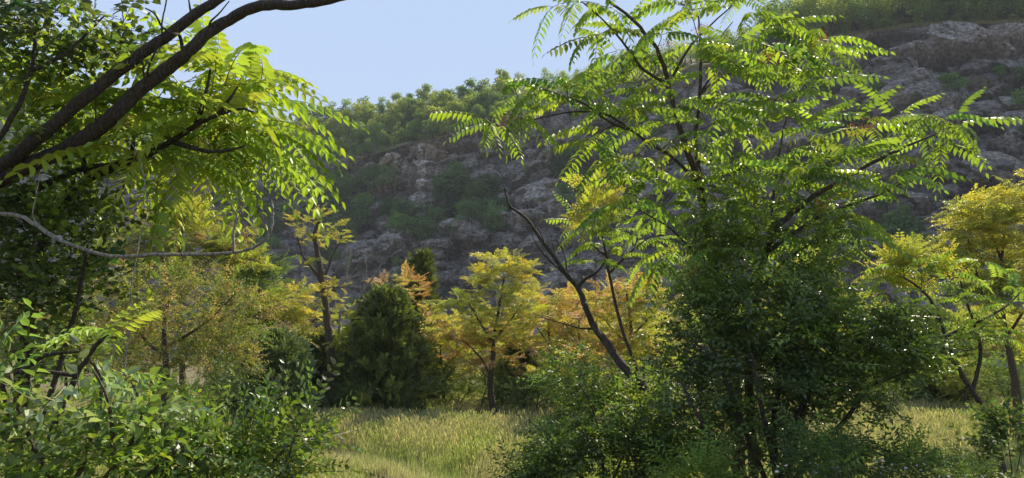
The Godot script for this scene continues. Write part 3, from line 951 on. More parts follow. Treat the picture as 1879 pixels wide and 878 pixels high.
# palettes for locust lobes: 0 green 1 yellow 2 orange 3 olive 4 lime 5 deep
func build_tree_line() -> void:
	# cedars
	cedar("broad dark green cedar beside the trunk with the dead top", 705, 22.5, 556, 108, 620, CEDAR, 1.0)
	cedar("small blackish cedar just behind the dead-topped trunk's foot", 588, 23.5, 640, 54, 280, CEDAR, 0.7)
	cedar("slim cedar whose pointed tip rises among the orange crowns", 768, 28.0, 480, 44, 330, CEDAR, 1.7)
	cedar("round sage-green cedar left of the dead-topped trunk", 497, 20.5, 636, 66, 380, SAGE, 0.55)
	cedar("dark cedar standing beyond the grass between the big shrub and the feathery tree", 1722, 25.0, 590, 62, 340, CEDAR, 0.8)
	cedar("low cedar in the shade below the orange and yellow crowns", 960, 27.0, 640, 46, 220, CEDAR, 0.7)
	# the trunk with the dead top
	locust("slim trunk with bare dead tips and a tuft of yellow leaves at its top", [[0.16, 0.045, [612, 748, 22, 607, 660, 22, 600, 590, 22, 592, 520, 22, 583, 470, 21.9, 577, 430, 21.8, 585, 408, 21.8]],
		[0.05, 0.014, [594, 530, 22, 575, 495, 21.9, 560, 478, 21.8, 549, 450, 21.7, 546, 436, 21.7]], [0.045, 0.012, [591, 520, 22, 603, 490, 22.1, 612, 465, 22.1, 625, 440, 22.0]], [0.02, 0.006, [597, 545, 22, 612, 530, 22.1, 622, 510, 22.1]]],
		[[572, 402, 21.8, 38, 14, 0.5, 9, 1], [600, 428, 21.9, 38, 16, 0.5, 10, 1], [632, 442, 22, 14, 8, 0.3, 3, 1], [618, 545, 22, 26, 20, 0.6, 6, 1], [632, 585, 22, 28, 26, 0.6, 9, 1], [574, 482, 21.9, 12, 8, 0.3, 2, 4], [620, 620, 22, 20, 26, 0.5, 5, 4]], {"s0": 0.45, "s1": 0.75})
	var t := frame_of("bare_stem", "bare grey forked dead stem leaning right of the dead-topped trunk", "dead tree", "", [[0.08, 0.018, [612, 738, 22.4, 628, 670, 22.4, 648, 615, 22.3, 655, 570, 22.3, 664, 540, 22.2, 684, 510, 22.1, 702, 482, 22]],
		[0.022, 0.007, [655, 570, 22.3, 662, 545, 22.2, 660, 520, 22.1]], [0.02, 0.006, [650, 605, 22.3, 662, 590, 22.2, 668, 572, 22.1]], [0.02, 0.006, [664, 540, 22.2, 672, 500, 22.1, 668, 462, 22]], [0.022, 0.006, [631, 665, 22.4, 670, 625, 22.3, 690, 575, 22.2]]], "bark_grey", 7)
	frame_of("bare_stem", "upright bare pole of a dead tree behind the dead-topped trunk", "dead tree", "", [[0.06, 0.02, [618, 740, 24.5, 622, 600, 24.5, 632, 530, 24.5, 638, 490, 24.4, 644, 458, 24.4]], [0.018, 0.006, [634, 520, 24.5, 655, 490, 24.4, 662, 478, 24.3]], [0.015, 0.005, [628, 560, 24.5, 615, 530, 24.4]]], "bark_grey", 6)
	# left thicket
	locust("tall feathery locust topping the olive thicket, its flat tiers against the cliff", [[0.12, 0.02, [335, 740, 22, 330, 620, 22, 325, 520, 22, 332, 440, 22, 335, 395, 22]], [0.04, 0.01, [327, 500, 22, 280, 460, 22, 240, 440, 21.8]], [0.04, 0.01, [328, 480, 22, 390, 455, 22.1, 430, 440, 22.3]]],
		[[338, 388, 22, 46, 14, 0.9, 16, 4], [325, 412, 22, 62, 12, 1.0, 20, 4], [250, 440, 22, 70, 17, 1.0, 24, 3], [420, 442, 22, 66, 16, 1.0, 24, 3], [330, 470, 22, 120, 22, 1.2, 44, 3], [230, 480, 21, 60, 26, 1.0, 18, 3], [440, 480, 22, 60, 20, 1.0, 16, 4]])
	var th := frame_of("thicket_tree", "wide olive-brown tree with dry-edged leaves filling the middle of the thicket", "tree", "feathery locust trees in the tree line", [[0.11, 0.02, [300, 760, 15, 305, 680, 15, 300, 600, 15, 315, 530, 15]], [0.04, 0.01, [304, 660, 15, 240, 600, 15, 200, 560, 15]], [0.04, 0.01, [302, 640, 15, 380, 590, 15, 430, 540, 15.2]]], "bark_brown", 8)
	foliage(th, [[300, 530, 15, 110, 38, 1.4, 46, 0], [220, 570, 15, 70, 50, 1.2, 34, 0], [395, 560, 15, 80, 48, 1.2, 38, 0], [310, 620, 15, 120, 50, 1.4, 50, 0], [410, 640, 16, 70, 45, 1.2, 28, 0], [230, 660, 15, 90, 50, 1.2, 32, 0], [340, 700, 16, 110, 40, 1.2, 34, 1]], [OLIVE, DEEP + [OLIVE[1]]], leafs.shoot, "leaf", {"per": 7, "s0": 1.1, "s1": 1.7, "flat": 0.3, "rad": 0.2, "shell": 0.6})
	locust("pale green feathery tree at the thicket's end by the sage cedar", [[0.08, 0.02, [480, 745, 23, 478, 640, 23, 474, 560, 23, 478, 500, 23]], [0.03, 0.01, [476, 600, 23, 505, 570, 23, 530, 560, 23]]],
		[[480, 492, 23, 40, 14, 0.9, 14, 0], [468, 520, 23, 60, 20, 1.0, 22, 0], [500, 560, 23, 60, 20, 1.0, 20, 3], [450, 575, 23, 50, 30, 1.0, 18, 3], [500, 610, 23, 60, 24, 1.0, 18, 3]])
	locust("yellow locust between the sage cedar and the dead-topped trunk", [[0.08, 0.02, [556, 745, 25, 552, 660, 25, 545, 600, 25, 540, 555, 25]], [0.03, 0.008, [548, 620, 25, 520, 585, 25, 500, 570, 25]], [0.03, 0.008, [547, 620, 25, 575, 590, 25, 595, 580, 25]]],
		[[530, 545, 25, 40, 13, 0.9, 14, 1], [505, 572, 25, 42, 15, 0.9, 15, 1], [565, 578, 25, 46, 16, 0.9, 16, 1], [540, 610, 25, 60, 18, 1.0, 20, 4], [520, 640, 25, 50, 20, 1.0, 14, 3], [590, 640, 26, 40, 26, 0.9, 14, 1]])
	# orange and yellow trees
	locust("rusty orange locust beside the slim pointed cedar", [[0.10, 0.02, [762, 745, 26, 758, 680, 26, 752, 620, 26, 744, 560, 26, 738, 530, 26]], [0.03, 0.008, [752, 610, 26, 722, 570, 26, 715, 540, 26]], [0.03, 0.008, [754, 620, 26, 790, 590, 26, 800, 570, 26]]],
		[[728, 522, 26, 34, 13, 0.7, 7, 2], [752, 530, 26, 32, 12, 0.7, 6, 2], [735, 568, 26, 32, 15, 0.7, 6, 2], [775, 590, 26, 40, 22, 0.8, 11, 2], [800, 620, 26, 44, 26, 0.9, 11, 2], [760, 630, 26, 36, 20, 0.8, 6, 2]])
	locust("golden locust on a forked slender trunk at the meadow's edge", [[0.115, 0.03, [905, 756, 22.5, 899, 705, 22.5, 905, 650, 22.5, 906, 625, 22.5, 915, 570, 22.5, 925, 510, 22.5]], [0.05, 0.012, [906, 630, 22.5, 885, 600, 22.5, 862, 560, 22.4, 850, 545, 22.3]], [0.05, 0.012, [906, 625, 22.5, 935, 590, 22.6, 960, 555, 22.6]], [0.045, 0.012, [901, 690, 22.5, 880, 655, 22.4, 845, 620, 22.3]], [0.035, 0.012, [886, 770, 22.2, 884, 740, 22.3, 893, 712, 22.5]]],
		[[918, 485, 22.5, 50, 12, 0.9, 11, 1], [950, 500, 22.5, 42, 11, 0.9, 9, 1], [890, 510, 22.5, 34, 9, 0.8, 6, 1], [905, 545, 22.5, 60, 17, 1.0, 15, 4], [850, 570, 22.5, 52, 22, 1.0, 14, 4], [960, 560, 22.5, 48, 22, 1.0, 14, 1], [905, 600, 22.5, 76, 18, 1.0, 17, 1], [830, 615, 22.5, 52, 24, 1.0, 14, 2], [950, 625, 22.5, 56, 20, 1.0, 14, 2], [870, 650, 22.5, 56, 20, 1.0, 11, 2]])
	locust("orange locust with thin leaning stems right of the golden one", [[0.10, 0.02, [1015, 740, 25, 1018, 680, 25, 1008, 620, 25, 1005, 560, 25]], [0.03, 0.008, [1012, 640, 25, 985, 600, 25, 975, 570, 25]], [0.03, 0.008, [1015, 650, 25, 1045, 610, 25, 1050, 580, 25]], [0.03, 0.008, [1018, 690, 25, 985, 660, 25, 965, 600, 25]]],
		[[1000, 545, 25, 50, 22, 0.9, 14, 2], [1035, 575, 25, 44, 24, 0.9, 12, 2], [980, 590, 25, 44, 22, 0.9, 11, 1], [1020, 620, 25, 60, 22, 1.0, 14, 1], [990, 655, 25, 60, 22, 1.0, 12, 2], [1000, 690, 24, 50, 18, 0.9, 7, 2]])
	locust("amber locust behind the leaning bare trunk", [[0.12, 0.025, [1165, 745, 20, 1160, 660, 20, 1158, 600, 20, 1150, 540, 20]], [0.03, 0.008, [1160, 640, 20, 1120, 600, 20, 1100, 570, 20]], [0.03, 0.008, [1158, 620, 20, 1195, 580, 20, 1215, 560, 20]]],
		[[1150, 535, 20, 60, 22, 1.0, 14, 2], [1195, 560, 20, 50, 26, 1.0, 12, 4], [1110, 575, 20, 52, 26, 1.0, 14, 2], [1160, 600, 20, 66, 26, 1.1, 17, 1], [1195, 640, 20, 52, 30, 1.0, 12, 4], [1110, 640, 20, 56, 26, 1.0, 12, 2]])
	locust("yellow-green locust glimpsed behind the big shrub", [[0.09, 0.02, [1470, 745, 21, 1470, 640, 21, 1475, 560, 21, 1480, 500, 21]]],
		[[1485, 495, 21, 40, 17, 0.9, 10, 4], [1465, 525, 21, 52, 20, 1.0, 12, 4], [1500, 560, 21, 50, 26, 1.0, 11, 4], [1440, 580, 21, 60, 30, 1.0, 11, 0], [1520, 620, 21, 60, 30, 1.0, 10, 4]])
	locust("golden-green locust rising at the picture's right edge", [[0.10, 0.02, [1869, 748, 16, 1862, 690, 16, 1852, 640, 16, 1842, 580, 16, 1838, 500, 16, 1845, 420, 16]], [0.04, 0.01, [1845, 600, 16, 1805, 540, 16, 1785, 470, 16, 1775, 430, 16]], [0.04, 0.01, [1848, 620, 16, 1885, 560, 16, 1905, 500, 16]], [0.03, 0.01, [1840, 480, 16, 1815, 420, 16, 1800, 395, 16]]],
		[[1800, 385, 16, 52, 15, 0.9, 12, 1], [1858, 362, 16, 46, 16, 0.9, 11, 1], [1772, 425, 16, 44, 16, 0.9, 10, 1], [1840, 415, 16, 66, 20, 1.0, 19, 4], [1800, 460, 16, 60, 18, 1.0, 14, 4], [1870, 470, 16, 50, 26, 1.0, 14, 1], [1850, 530, 16, 60, 28, 1.0, 16, 4], [1890, 590, 16, 46, 40, 1.0, 14, 4], [1800, 530, 16, 40, 20, 0.9, 9, 0]])
	locust("small tan-orange locust between the golden tree and the leaning bare trunk", [[0.08, 0.02, [1075, 745, 23.5, 1070, 670, 23.5, 1062, 610, 23.5, 1065, 560, 23.5]], [0.03, 0.008, [1066, 640, 23.5, 1040, 600, 23.5, 1025, 580, 23.5]], [0.03, 0.008, [1065, 630, 23.5, 1090, 595, 23.5, 1105, 580, 23.5]]],
		[[1062, 552, 23.5, 40, 16, 0.8, 10, 2], [1035, 585, 23.5, 40, 20, 0.8, 10, 2], [1095, 590, 23.5, 40, 20, 0.8, 10, 1], [1065, 625, 23.5, 56, 20, 0.9, 13, 2], [1050, 665, 23.5, 50, 20, 0.9, 10, 4]])
	locust("low yellow-green locust right of the broad dark cedar", [[0.07, 0.02, [812, 745, 25, 815, 690, 25, 808, 650, 25, 812, 610, 25]], [0.03, 0.008, [810, 680, 25, 790, 650, 25, 780, 640, 25]], [0.03, 0.008, [812, 680, 25, 835, 655, 25, 845, 645, 25]]],
		[[812, 600, 25, 40, 17, 0.8, 10, 1], [785, 635, 25, 40, 20, 0.8, 10, 2], [838, 640, 25, 40, 20, 0.8, 10, 4], [812, 670, 25, 54, 20, 0.9, 12, 4]])
	# the belt behind, up to the cliff foot
	var k := 0
	for a in [[30, 30, 555, 3], [120, 32, 550, 3], [250, 34, 570, 1], [420, 33, 580, 3], [540, 36, 611, 3], [640, 33, 616, 4], [690, 40, 601, 0], [800, 38, 586, 1], [860, 33, 591, 4], [940, 38, 591, 2], [1050, 34, 581, 1], [1090, 40, 586, 4], [1180, 33, 581, 1], [1250, 37, 565, 4], [1340, 30, 570, 0], [1420, 34, 570, 4], [1560, 31, 555, 4], [1620, 36, 570, 4], [1660, 30, 585, 4], [1760, 29, 570, 4], [1820, 34, 565, 1], [1900, 30, 570, 4]]:
		var px: float = a[0]
		var d: float = a[1]
		var top: float = a[2]
		k += 1
		var where: String = ["near the thicket", "beside the cedars", "among the orange crowns", "behind the big shrub", "in the gap by the grass"][0 if px < 450 else 1 if px < 720 else 2 if px < 1200 else 3 if px < 1600 else 4]
		var look: String = ["green", "yellow", "orange", "olive", "lime green", "dark"][a[3]]
		locust("rear-row %s locust %s, %s from the left" % [look, where, ["first", "second", "third", "fourth", "fifth", "sixth", "seventh", "eighth", "ninth", "tenth", "eleventh", "twelfth", "thirteenth", "fourteenth", "fifteenth", "sixteenth", "seventeenth", "eighteenth", "nineteenth", "twentieth", "twenty-first", "twenty-second"][k - 1]],
			[[0.09, 0.02, [px, 735, d, px + rf(-8, 8), 670, d, px + rf(-12, 12), 610, d, px + rf(-14, 14), top + 10, d]]],
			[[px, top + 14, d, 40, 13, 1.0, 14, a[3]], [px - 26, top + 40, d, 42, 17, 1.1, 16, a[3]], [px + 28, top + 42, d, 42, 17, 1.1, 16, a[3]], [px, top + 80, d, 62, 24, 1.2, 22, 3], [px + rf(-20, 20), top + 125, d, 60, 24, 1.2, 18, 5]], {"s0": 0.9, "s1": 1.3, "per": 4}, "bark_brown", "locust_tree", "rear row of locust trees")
	# undergrowth at the foot of the tree line
	var u := 0
	for a in [[430, 720, 21, 44, 26, 0], [640, 730, 21.5, 30, 18, 5], [790, 700, 24, 44, 34, 5], [840, 715, 24.5, 46, 32, 0], [930, 715, 24, 40, 30, 5], [985, 725, 22, 44, 26, 5], [1040, 700, 19, 44, 36, 0], [545, 735, 23, 26, 18, 5], [1640, 690, 22, 44, 30, 0], [1770, 690, 23, 44, 30, 4], [1850, 690, 22, 44, 30, 0]]:
		u += 1
		var f := frame_of("understory_bush", ["leafy green bush below the pale feathery tree", "low dark bush against the broad cedar's foot", "dark bush under the rusty orange tree", "green bush left of the forked slender trunk", "dark bush right of the forked slender trunk", "shadowy bush at the grass edge below the orange tree", "green bush behind the mixed bush of the near ground", "low bush between the sage cedar and the small dark one", "green bush beyond the grass behind the big shrub", "lime bush beyond the grass by the dark cedar", "green bush beyond the grass at the slim trunk's foot"][u - 1], "bush", "bushes at the foot of the tree line", [[0.03, 0.01, [a[0], 748, a[2], a[0] + 3, a[1] + 5, a[2]]], [0.02, 0.006, [a[0], 744, a[2], a[0] - a[3] * 0.5, a[1], a[2]]], [0.02, 0.006, [a[0], 744, a[2], a[0] + a[3] * 0.5, a[1], a[2]]]], "bark_brown", 5)
		foliage(f, [[a[0], a[1], a[2], a[3], a[4], 0.7, 40, 0]], [[DEEP, GREEN, LIME][0 if a[5] == 5 else 1 if a[5] == 0 else 2]], leafs.shoot, "leaf_dull", {"per": 9, "s0": 1.0, "s1": 1.7, "rad": 0.2, "flat": 0.3})

func build_middle() -> void:
	# leaning bare trunk
	frame_of("leaning_tree", "dark bare trunk leaning out of the bushes with a broken tip", "dead tree", "", [[0.075, 0.012, [1330, 905, 8.4, 1285, 835, 8.5, 1245, 785, 8.7, 1185, 715, 8.9, 1140, 668, 9.1, 1112, 628, 9.3, 1090, 600, 9.6, 1075, 565, 9.6, 1062, 530, 9.7, 1040, 505, 9.7, 1000, 450, 9.8, 966, 402, 9.9, 936, 378, 9.9, 926, 346, 9.9]],
		[0.03, 0.008, [1060, 528, 9.7, 1075, 512, 9.7, 1095, 500, 9.6, 1112, 478, 9.6]], [0.014, 0.004, [1088, 604, 9.6, 1060, 602, 9.5, 1025, 592, 9.4, 990, 582, 9.3]], [0.012, 0.003, [1040, 505, 9.7, 1022, 478, 9.6, 1012, 440, 9.6]], [0.014, 0.003, [1050, 515, 9.7, 1010, 480, 9.6, 985, 450, 9.5, 975, 425, 9.5]], [0.01, 0.003, [1000, 450, 9.8, 985, 420, 9.8, 950, 415, 9.7]], [0.012, 0.003, [1040, 505, 9.7, 1036, 470, 9.8, 1020, 440, 9.9]], [0.02, 0.01, [1128, 650, 9.45, 1100, 620, 9.3, 1094, 595, 9.3, 1098, 612, 9.4]]], "bark_dark", 9)
	# the big feathery tree
	var t := frame_of("feathery_tree", "tall feathery-leaved tree rising from the big shrub against cliff and sky", "tree", "", [
		[0.06, 0.016, [1345, 640, 8.6, 1320, 540, 8.6, 1300, 430, 8.6, 1285, 340, 8.6, 1267, 290, 8.5, 1245, 225, 8.5, 1227, 155, 8.5, 1210, 100, 8.4, 1175, 50, 8.4, 1110, -5, 8.4]],
		[0.022, 0.007, [1227, 155, 8.5, 1180, 127, 8.4, 1147, 82, 8.3, 1110, 40, 8.2, 1070, 5, 8.2]],
		[0.022, 0.007, [1230, 150, 8.5, 1260, 95, 8.6, 1290, 60, 8.7, 1355, 0, 8.8]],
		[0.04, 0.012, [1300, 430, 8.6, 1285, 330, 8.8, 1277, 250, 8.9, 1285, 170, 8.9, 1286, 100, 8.9, 1282, 30, 8.9]],
		[0.02, 0.007, [1285, 172, 8.9, 1320, 145, 9.0, 1380, 115, 9.1, 1425, 100, 9.2, 1500, 65, 9.2]],
		[0.014, 0.005, [1290, 165, 8.9, 1308, 130, 8.9, 1320, 75, 9.0, 1345, 40, 9.0]],
		[0.022, 0.006, [1285, 340, 8.6, 1235, 290, 8.5, 1190, 262, 8.4, 1160, 240, 8.3, 1110, 210, 8.3, 1050, 206, 8.2, 985, 218, 8.2, 915, 232, 8.1]],
		[0.018, 0.006, [1160, 240, 8.3, 1120, 225, 8.2, 1070, 190, 8.1, 1000, 165, 8.1, 955, 155, 8.1]],
		[0.022, 0.007, [1320, 520, 8.6, 1280, 470, 8.5, 1230, 420, 8.4, 1180, 390, 8.3]]], "bark_brown", 8)
	var tips := []
	for p in [[1010, 15], [1060, 2], [1090, 70], [1120, 15], [1150, 50], [1170, 90], [1230, 40], [1250, 5], [1290, 15], [1330, 5], [1370, 0], [1400, 25], [1440, 45], [1410, 85], [1350, 75], [1290, 75], [1210, 60], [1130, 95], [1140, 135], [1180, 110], [1300, 115], [1340, 125], [1380, 135], [1440, 140], [1490, 80], [1515, 72], [1530, 95], [1470, 105],
			[880, 215], [905, 232], [950, 178], [990, 168], [1030, 190], [1080, 178], [1120, 190], [960, 218], [1040, 160], [1165, 200], [1105, 245], [1090, 262], [1190, 165], [1230, 175], [1200, 225], [1240, 255], [1110, 298], [1170, 288], [1290, 258], [1330, 188], [1370, 188], [1420, 178], [1480, 130], [1310, 228], [1350, 238], [1400, 228], [1450, 208], [1500, 150],
			[1500, 220], [1555, 228], [1600, 236], [1650, 212], [1695, 212], [1735, 222], [1755, 232], [1690, 250], [1730, 265], [1620, 288], [1560, 280], [1500, 270], [1450, 280], [1640, 325], [1570, 330], [1540, 378], [1555, 400], [1500, 340], [1440, 330], [1400, 300],
			[1150, 330], [1200, 310], [1240, 340], [1290, 330], [1340, 320], [1180, 368], [1130, 378], [1230, 398], [1290, 398], [1350, 378], [1420, 378], [1480, 398], [1380, 438], [1320, 458], [1450, 448], [1240, 458], [1215, 480], [1350, 290], [1520, 300], [1480, 320], [1530, 420], [1500, 450]]:
		tips.append([p[0], p[1], rf(7.7, 9.3)])
	var t2 := frame_of("feathery_tree", "feathery-leaved tree reaching out to the right before the high grey cliff", "tree", "", [
		[0.05, 0.009, [1375, 700, 8.2, 1385, 560, 8.2, 1420, 430, 8.2, 1480, 372, 8.2, 1550, 328, 8.2, 1620, 290, 8.2, 1680, 262, 8.1, 1720, 245, 8.1]],
		[0.025, 0.007, [1405, 465, 8.2, 1500, 400, 8.2, 1580, 370, 8.1, 1640, 345, 8.1, 1700, 305, 8.0]],
		[0.02, 0.007, [1410, 450, 8.2, 1420, 360, 8.6, 1430, 280, 8.8, 1450, 200, 8.9, 1490, 140, 9.0]],
		[0.018, 0.006, [1390, 540, 8.2, 1440, 480, 8.0, 1500, 440, 7.9]]], "bark_brown", 8)
	var mine := [[], []]
	for p in tips: mine[1 if p[0] > 1395 and p[1] > 110 else 0].append(p)
	var pal := [GREEN[0], GREEN[1], BRIGHT[0], BRIGHT[2], GREEN[2]]
	fronds(t, mine[0], 4, leafs.feather, pal, 0.85, 1.25)
	fronds(t2, mine[1], 4, leafs.feather, pal, 0.85, 1.25)
	foliage(t2, [[1430, 340, 8.4, 70, 50, 0.5, 12, 0], [1400, 430, 8.3, 110, 50, 0.6, 20, 0], [1330, 400, 8.5, 60, 60, 0.5, 12, 0], [1500, 420, 8.2, 60, 40, 0.5, 8, 0], [1400, 500, 8.3, 120, 40, 0.6, 18, 0]], [GREEN + [DEEP[1]]], leafs.feather_short, "leaf", {"per": 3, "s0": 0.8, "s1": 1.2, "flat": 0.4, "rad": 0.15, "mass_name": "foliage"})
	for p in [[932, 218], [1288, 58], [1340, 100], [1502, 72], [1568, 240], [1545, 345], [1225, 85], [1352, 440], [1265, 492], [1405, 108], [1590, 228], [1510, 380]]:
		var mb := MB.new()
		for i in 60:
			var q := rv() * Vector3(0.10, 0.08, 0.10)
			blade(mb, q, rv() + Vector3(0, -0.6, 0), rv(), rf(0.03, 0.045), 0.012, 0.1, 0.2, Color(rf(0.85, 1.15), rf(0.8, 1.2), 1.0))
		for i in 8: stick(mb, Vector3(0, 0.1, 0), rv() * 0.08, 0.002, 0.001, Color(0.6, 0.6, 0.4))
		var o := part("seed_cluster", mb.mesh(), tint_of("leaf_dull", [Color(0.60, 0.20, 0.10), Color(0.52, 0.26, 0.14), Color(0.62, 0.34, 0.16)][rng.randi() % 3]), t.root, true)
		o.position = P(p[0], p[1], rf(7.8, 8.4)) - t.foot
	# dense leafy middle of the same tree's lower crown: a second, younger tree
	var y := frame_of("feathery_sapling", "young feathery tree with a yellow tip beside the leaning bare trunk", "tree", "", [[0.035, 0.012, [1175, 720, 10.4, 1140, 600, 10.4, 1118, 500, 10.4, 1105, 430, 10.4, 1092, 370, 10.4]], [0.02, 0.006, [1120, 500, 10.4, 1160, 460, 10.3, 1200, 430, 10.2]], [0.016, 0.005, [1112, 470, 10.4, 1075, 440, 10.4, 1060, 425, 10.4]]], "bark_brown", 7)
	tips = []
	for p in [[1070, 425], [1100, 450], [1130, 420], [1160, 430], [1190, 440], [1215, 435], [1090, 480], [1140, 470], [1180, 480], [1220, 470], [1060, 410], [1150, 400], [1110, 410]]: tips.append([p[0], p[1], rf(9.9, 10.8)])
	fronds(y, tips, 4, leafs.feather, [GREEN[1], BRIGHT[0], BRIGHT[2]], 0.6, 0.9)
	foliage(y, [[1095, 352, 10.4, 22, 18, 0.25, 5, 0], [1108, 385, 10.4, 30, 20, 0.3, 6, 0], [1085, 410, 10.4, 26, 16, 0.3, 3, 0]], [YELLOW], leafs.locust, "leaf", {"per": 3, "s0": 0.4, "s1": 0.7, "flat": 0.5, "rad": 0.1})
	# the right feathery tree over the grass
	var r := frame_of("feathery_tree", "leaning feathery tree arching over the grass at the right", "tree", "", [[0.05, 0.014, [1845, 880, 10.5, 1822, 790, 10.5, 1800, 742, 10.5, 1768, 692, 10.5, 1738, 625, 10.5, 1725, 585, 10.4, 1700, 540, 10.4, 1660, 510, 10.3]],
		[0.028, 0.008, [1735, 618, 10.5, 1760, 606, 10.6, 1810, 585, 10.7, 1850, 560, 10.8, 1880, 530, 10.9]], [0.03, 0.008, [1768, 692, 10.5, 1740, 655, 10.3, 1700, 665, 10.1, 1660, 672, 10.0]], [0.03, 0.009, [1785, 720, 10.5, 1800, 650, 10.6, 1790, 600, 10.7, 1770, 540, 10.8, 1760, 500, 10.8]], [0.02, 0.007, [1725, 585, 10.4, 1680, 575, 10.2, 1640, 560, 10.1]], [0.022, 0.008, [1690, 668, 10.1, 1740, 650, 10.0, 1795, 640, 10.0]]], "bark_dark", 7)
	tips = []
	for p in [[1620, 492], [1640, 505], [1660, 490], [1690, 500], [1710, 520], [1740, 515], [1760, 500], [1770, 550], [1800, 545], [1840, 560], [1700, 570], [1650, 560], [1680, 590], [1830, 600], [1790, 600], [1870, 560], [1745, 590], [1860, 530], [1720, 545], [1630, 540], [1800, 480], [1830, 510], [1760, 625], [1850, 625], [1650, 620]]: tips.append([p[0], p[1], rf(9.9, 11.2)])
	fronds(r, tips, 3, leafs.feather, [GREEN[0], GREEN[1], BRIGHT[2], BRIGHT[0]], 0.62, 0.95)
	foliage(r, [[1680, 480, 10.6, 60, 18, 0.6, 16, 0], [1640, 500, 10.6, 36, 22, 0.5, 10, 0], [1730, 610, 10.6, 50, 20, 0.5, 6, 1], [1820, 640, 10.8, 44, 26, 0.5, 7, 1]], [LIME, GREEN], leafs.locust, "leaf", {"per": 3, "s0": 0.5, "s1": 0.8, "flat": 0.4, "rad": 0.2})
	# the big shrub
	var b := frame_of("big_shrub", "big dark many-stemmed shrub with small glinting leaves", "shrub", "", [[0.04, 0.015, [1430, 930, 7.4, 1425, 850, 7.4, 1420, 770, 7.4, 1430, 690, 7.4, 1400, 600, 7.5]],
		[0.035, 0.01, [1425, 925, 7.4, 1380, 820, 7.3, 1340, 720, 7.3, 1300, 620, 7.4]], [0.035, 0.01, [1432, 925, 7.4, 1450, 800, 7.3, 1500, 700, 7.2, 1560, 640, 7.2, 1640, 600, 7.3]], [0.035, 0.01, [1430, 925, 7.4, 1490, 840, 7.2, 1560, 760, 7.0, 1600, 710, 7.0, 1680, 680, 7.0]], [0.03, 0.01, [1428, 925, 7.4, 1340, 850, 7.2, 1280, 760, 7.2, 1250, 700, 7.3]], [0.03, 0.01, [1434, 925, 7.4, 1470, 780, 7.6, 1500, 640, 7.8, 1510, 560, 7.8]], [0.03, 0.01, [1436, 925, 7.4, 1400, 760, 7.0, 1380, 650, 6.9]]], "bark_dark", 7)
	foliage(b, [[1650, 635, 7.2, 56, 40, 0.4, 20, 1], [1690, 665, 7.1, 26, 16, 0.25, 6, 1], [1300, 620, 7.7, 80, 70, 0.5, 29, 0], [1400, 600, 7.6, 86, 64, 0.6, 34, 0], [1400, 705, 7.5, 120, 80, 0.7, 53, 0], [1540, 605, 7.4, 105, 58, 0.6, 48, 1], [1610, 655, 7.2, 84, 44, 0.5, 35, 1], [1275, 740, 7.8, 70, 66, 0.5, 21, 0], [1470, 770, 7.3, 90, 56, 0.6, 26, 0], [1330, 530, 7.8, 64, 46, 0.5, 18, 1], [1480, 530, 7.8, 74, 36, 0.5, 19, 1], [1390, 830, 7.4, 90, 40, 0.5, 19, 0], [1540, 715, 7.0, 80, 26, 0.4, 14, 0], [1330, 470, 8.0, 70, 60, 0.4, 9, 2], [1430, 460, 8.0, 90, 60, 0.4, 12, 2], [1500, 490, 7.9, 70, 40, 0.4, 8, 2], [1270, 560, 8.0, 50, 60, 0.4, 10, 2], [1400, 540, 7.4, 110, 50, 0.5, 11, 2]], [DEEP + [GREEN[2]], DEEP + [GREEN[2], GREEN[0], GREEN[1]], GREEN + [DEEP[1], BRIGHT[2]]], leafs.shrub, "leaf_glossy", {"per": 6, "s0": 0.8, "s1": 1.25, "flat": 0.35, "rad": 0.13, "thick": 0.006, "shell": 0.7})
	# mixed bush before the leaning trunk
	var m := frame_of("mixed_bush", "tangled light green bush at the foot of the leaning bare trunk", "bush", "", [[0.025, 0.008, [1110, 920, 8.6, 1105, 840, 8.6, 1090, 760, 8.6, 1060, 700, 8.7]], [0.02, 0.006, [1112, 915, 8.6, 1150, 820, 8.5, 1180, 760, 8.5]], [0.02, 0.006, [1108, 915, 8.6, 1040, 850, 8.4, 1000, 800, 8.4, 970, 770, 8.4]], [0.02, 0.006, [1112, 915, 8.6, 1200, 850, 8.4, 1230, 800, 8.4]]], "bark_dark", 6)
	foliage(m, [[1060, 700, 9.2, 60, 36, 0.5, 20, 1], [1110, 760, 9.0, 84, 46, 0.6, 36, 1], [1035, 806, 8.7, 48, 38, 0.4, 22, 0], [1100, 840, 8.2, 100, 44, 0.5, 44, 0], [1190, 800, 8.2, 66, 60, 0.4, 40, 0], [1230, 840, 8.0, 60, 50, 0.4, 26, 0], [1000, 856, 8.2, 30, 26, 0.3, 10, 1], [1180, 710, 9.4, 50, 40, 0.5, 18, 1]], [DEEP + [GREEN[2], GREEN[0]], GREEN + [LIME[1], DEEP[1]]], leafs.shrub, "leaf", {"per": 6, "s0": 0.8, "s1": 1.25, "flat": 0.3, "rad": 0.14})
	# low plants along the lower edge
	var n := 0
	for a in [[1560, 862, 6.6, 46, 26, 16, "dark lance-leaved plant below the big shrub's overhanging boughs"], [1655, 862, 6.4, 36, 22, 10, "dark lance-leaved clump at the grass edge right of the big shrub"], [1500, 862, 6.3, 54, 22, 18, "low leafy clump under the big shrub's middle"], [1290, 870, 6.8, 60, 20, 18, "low leafy clump under the big shrub where the leaning trunk enters"], [1855, 806, 6.8, 40, 40, 20, "broad-leaved bush in the lower right corner"], [1780, 878, 6.2, 50, 14, 12, "low weeds before the right-hand grass"], [972, 872, 8.0, 26, 14, 10, "low bush at the meadow's corner by the tangled bush"]]:
		n += 1
